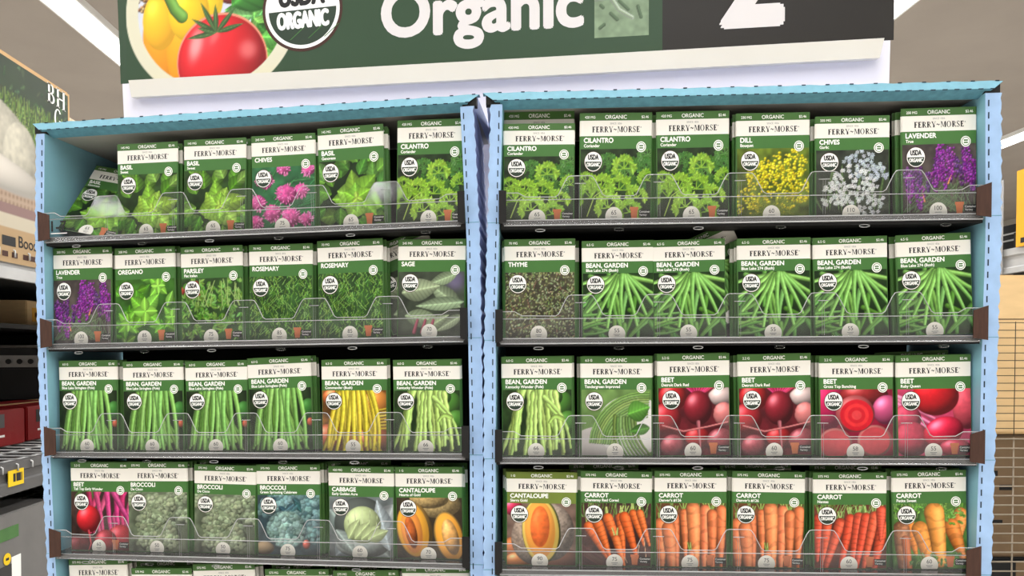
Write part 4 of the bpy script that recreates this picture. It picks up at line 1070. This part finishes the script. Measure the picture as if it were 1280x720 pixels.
# the next carton along, topped with a patterned cloth
y2 = cy1 + .03; t2 = wx(112, 152, XL)[1]
ct = empty('cushion_bale', Matrix.Translation((XL - .02, y2 + .2, cz0)), 'pale patterned cushion pack peeping over the left cabinet, beyond the furniture carton', 'cushion pack')
mb = MB(); mb.bevbox(-.5, 0, -.2, .2, 0, t2 - cz0, 'fabric', .03); mb.part('cover', ct)
mb = MB(); mb.bevbox(-.502, .002, -.06, -.03, -.0005, t2 - cz0 + .002, 'brown', .001); mb.part('strap', ct)

# goods on the lower decks
def carton(name, loc, size, m, label, cat='carton', bars=None, flap='kraft'):
    t = empty(name, Matrix.Translation(loc), label, cat); sx, sy, sz = size
    mb = MB(); mb.bevbox(-sx, 0, -sy / 2, sy / 2, 0, sz, m, .004); mb.part('box', t)
    mb = MB(); mb.box(-sx / 2 - .02, -sx / 2 + .02, -sy / 2 + .004, sy / 2 - .004, sz, sz + .0008, flap); mb.part('tape', t)
    if bars:
        for y_, z_, w_, h_, mm in bars: mb = MB(); mb.box(.0002, .0012, y_, y_ + w_, z_, z_ + h_, mm); mb.part('printed_patch', t)
    return t
ry = wx(0, 575, -1.72)
carton('red_carton', (-1.72, 2.72, 1.012), (.3, .42, .135), 'red', 'red carton on the middle deck of the left rack', bars=[(-.16, .07, .09, .05, 'blackmetal'), (-.02, .07, .1, .05, 'greysteel'), (-.15, .035, .1, .008, 'white'), (-.02, .035, .1, .008, 'white')])
carton('red_carton', (-1.74, 3.2, 1.012), (.3, .44, .135), 'red', 'second red carton, deeper along the middle deck of the left rack', bars=[(-.16, .07, .09, .05, 'blackmetal'), (.0, .07, .1, .05, 'greysteel'), (-.15, .035, .1, .008, 'white')])
carton('pale_carton', (-1.47, 2.2, .462), (.5, .9, .385), 'greycarton', 'pale grey carton with a round yellow sticker at the bottom left corner', bars=[(.0, .25, .06, .1, 'darksteel'), (.12, .17, .1, .05, 'darksteel'), (.1, .3, .16, .04, 'green'), (.22, .12, .05, .12, 'white'), (-.1, .08, .3, .03, 'white')])
cy, cz = wx(9, 699, -1.468)
st = MB(); st.cyl((.0022, cy - 2.2, cz - .462), 'x', .019, .001, 'yellow', 28); 
pc = [o for o in bpy.data.objects if o.name.startswith('pale_carton')][0]
o = st.part('sticker', pc, 'round yellow price sticker'); st = MB(); st.box(.0027, .0031, cy - 2.2 - .008, cy - 2.2 + .008, cz - .466, cz - .458, 'ink'); st.part('sticker_print', o)
carton('dark_box', (-2.0, 3.72, 1.012), (.45, .5, .11), 'blackmetal', 'low black carton under the small grill on the left rack')
# tabletop grill
gl = empty('tabletop_grill', Matrix.Translation((-2.08, 3.55, 1.123)), 'small black gas grill with three knobs on the left rack', 'grill')
gl.rotation_euler = (0, 0, R(20))
mb = MB(); mb.bevbox(-.19, .19, 0, .26, .02, .17, 'blackmetal', .01); mb.part('firebox', gl)
mb = MB(); mb.bevbox(-.2, .2, -.02, .0, .17, .225, 'chrome', .004); o = mb.part('control_panel', gl, 'brushed metal control panel')
for k in range(5):
    mb = MB(); mb.cyl((-.15 + k * .045, -.03, .197), 'y', .012, .02, 'blackmetal', 16, .009); mb.part('knob', o)
mb = MB()
pr = [(-.0, .225), (.0, .27), (.04, .32), (.12, .335), (.2, .31), (.26, .26), (.26, .225)]
n = len(pr); vs = [(-.195, y, z) for y, z in pr] + [(.195, y, z) for y, z in pr]
mb.mesh(vs, [tuple(range(n))[::-1], tuple(range(n, 2 * n))] + [(i, (i + 1) % n, n + (i + 1) % n, n + i) for i in range(n)], 'blackmetal'); o = mb.part('lid', gl)
mb = MB(); mb.tube([(-.13, -.005, .262), (-.13, -.04, .266), (.13, -.04, .266), (.13, -.005, .262)], .007, 'chrome', 8); mb.part('handle', o)
for e in (-.15, .15):
    for f_ in (.04, .22): mb = MB(); mb.cyl((e, f_, .01), 'z', .012, .02, 'blackmetal', 12); mb.part('foot', gl)
pz = [(-.1, .02, .05, .06, 'orange'), (-.04, .02, .06, .06, 'green'), (.03, .02, .07, .06, 'terra'), (-.08, .04, .03, .02, 'red')]
carton('printed_carton', (-1.9, 3.4, 1.475), (.2, .28, .11), 'kraftlight', 'small carton printed in warm colours on the dark shelf of the left rack', bars=pz)
rpart('inner_shelf', lambda m: m.box(-1.75, -.35, -.5, 1.2, 1.455, 1.473, 'blackmetal'), 'dark inner shelf')

# ---------------------------------------------------------------- storage rack on the right
XR = 1.60
rack = empty('storage_rack', Matrix.Translation((XR, 2.6, 0)), 'steel storage rack behind the wire bin, right of the seed cabinets', 'rack', 'steel storage racks')
for yy in (-.36, 2.2):
    for xx in (.06, 1.2): rpart('upright', lambda m: m.bevbox(xx - .04, xx + .04, yy - .04, yy + .04, 0, 1.72, 'darksteel', .006))
bz1, bz0 = wx(1256, 312, XR)[1], wx(1252, 343, XR)[1]
for z, hh in ((bz1, bz1 - bz0), (.62, .08), (.2, .08)):
    rpart('beam', lambda m: m.prism([(0, z - hh), (.02, z - hh), (.02, z), (0, z), (0, z - .02), (.006, z - .025), (.006, z - hh + .02), (0, z - hh + .015)], -.44, 2.16, 'steel'))
    rpart('deck', lambda m: m.box(.02, 1.2, -.44, 2.16, z - .02, z - .004, 'greysteel'))
rpart('rear_panel', lambda m: m.box(1.24, 1.26, -.4, 2.2, 0, 1.66, 'darksteel'), 'added black rear panel that darkens the rack interior')
BY = 1.93
BM = Matrix.Translation((0, BY, 0))
def bp(u, v): return on_plane(BM, u, v)
bx0 = 1.27; bw = .62; zt_ = bp(1262, 402)[1]; zm = bp(1262, 545)[1]; zk_ = bp(1262, 343)[1]
bn = empty('wire_bin', Matrix.Translation((bx0, BY, 0)), 'tall wire bin holding cartons, right of the right seed cabinet', 'wire bin')
for xx in (0, bw):
    for yy in (0, .22): mb = MB(); mb.tube([(xx, yy, 0), (xx, yy, zt_)], .005, 'darksteel', 6); mb.part('post', bn)
def wires(z0, z1, st, r, m_, nm):
    mb = MB(); z = z0
    while z < z1:
        mb.tube([(0, 0, z), (bw, 0, z)], r, m_, 5); mb.tube([(0, .004, z), (0, .22, z)], r, m_, 5); z += st
    for q in range(1, 7):
        xx = bp(1269, 500)[0] - bx0 + (q - 2) * .11
        if 0 < xx < bw: mb.tube([(xx, .003, z0), (xx, .003, z1)], r, m_, 5)
    mb.part(nm, bn)
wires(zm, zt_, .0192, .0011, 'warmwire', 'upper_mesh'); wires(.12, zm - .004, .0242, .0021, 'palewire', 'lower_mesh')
mb = MB(); mb.box(0, bw, 0, .22, .10, .115, 'darksteel'); mb.part('floor_panel', bn)
t = empty('kraft_carton', Matrix.Translation((bx0 + .03, BY + .03, zm + .002)), 'light kraft carton in the upper half of the wire bin', 'carton', None)
mb = MB(); mb.bevbox(0, .55, 0, .17, 0, zk_ - zm, 'kraftlight', .006); mb.part('box', t)
mb = MB(); mb.box(.0, .55, -.0008, 0, (zk_ - zm) * .72, (zk_ - zm) * .725, 'brown'); mb.part('seam', t)
zb_ = bp(1262, 703)[1]
t = empty('brown_carton', Matrix.Translation((bx0 + .03, BY + .05, zb_)), 'brown carton behind the lower wires of the wire bin', 'carton', None)
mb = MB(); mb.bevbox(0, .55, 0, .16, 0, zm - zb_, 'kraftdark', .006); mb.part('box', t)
for u0, u1, v0, v1 in ((1250, 1264, 592, 599), (1266, 1284, 610, 617), (1248, 1270, 655, 659)):
    (xa, za), (xb, zc) = bp(u0, v1), bp(u1, v0); mb = MB(); mb.box(xa - bx0 - .03, xb - bx0 - .03, -.001, 0, za - zb_, zc - zb_, 'blackmetal'); mb.part('printed_patch', t)
t = empty('black_carton', Matrix.Translation((bx0 + .03, BY + .05, .117)), 'black carton at the bottom of the wire bin', 'carton', None)
mb = MB(); mb.bevbox(0, .55, 0, .16, 0, zb_ - .119, 'blackmetal', .006); mb.part('box', t)
mb = MB(); mb.box(.13, .17, -.001, 0, .1, zb_ - .13, 'kraftdark'); mb.part('tape', t)
t = empty('dark_box', Matrix.Translation((XR + .05, 2.35, bz1 - .003)), 'dark box standing in for shadow on the right rack beside the orange sign', 'carton', None)  # sloped dark box standing in for the shadowed area above the top deck
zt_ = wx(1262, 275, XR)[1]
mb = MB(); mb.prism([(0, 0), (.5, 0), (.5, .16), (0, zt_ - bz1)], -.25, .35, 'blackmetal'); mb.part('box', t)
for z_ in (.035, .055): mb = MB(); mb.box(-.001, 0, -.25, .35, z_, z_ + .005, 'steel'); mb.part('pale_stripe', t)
# orange shelf sign and a clear sign holder, both clipped to the top beam
oy, oz1 = wx(1274, 214, XR); oy0, oz0 = wx(1274, 309, XR)
t = empty('shelf_sign', Matrix.Translation((XR - .004, oy, bz1 - .03)), 'orange sign card standing on the right rack at the picture edge', 'sign', None)
mb = MB(); mb.bevbox(-.003, 0, -.18, 0, oz0 - bz1 + .03, oz1 - bz1 + .03, 'orange', .001); o = mb.part('card', t)
mb = MB(); mb.box(-.0036, -.003, -.16, -.02, oz0 - bz1 + .04, oz0 - bz1 + .055, 'ink'); mb.part('print', o)
mb = MB(); mb.box(.0, .003, -.1, -.08, -.02, oz1 - bz1, 'greysteel'); mb.part('clip', t)
hy = wx(1254, 230, XR)[0]; hz = wx(1254, 226, XR)[1]
t = empty('sign_holder', Matrix.Translation((XR - .006, hy, bz0)), 'clear plastic sign holder edge beside the right cabinet', 'sign holder', None)
mb = MB(); mb.box(-.002, 0, -.012, .004, 0, hz - bz0, 'rim'); mb.part('rail', t)
mb = MB(); mb.box(-.0012, 0, .004, .16, 0, hz - bz0, 'plastic'); mb.part('pane', t)

# ---------------------------------------------------------------- light and view
w = bpy.data.worlds.new('world'); scene.world = w; w.use_nodes = True
w.node_tree.nodes['Background'].inputs[0].default_value = (1, 1, 1, 1); w.node_tree.nodes['Background'].inputs[1].default_value = .4
vs_ = scene.view_settings; vs_.view_transform = 'Standard'; vs_.look = 'None'; vs_.gamma = 1; vs_.use_curve_mapping = False; vs_.exposure = EXPOSURE
scene.cycles.use_denoising = True
scene.cycles.max_bounces = 8; scene.cycles.transparent_max_bounces = 24; scene.cycles.caustics_reflective = False; scene.cycles.caustics_refractive = False
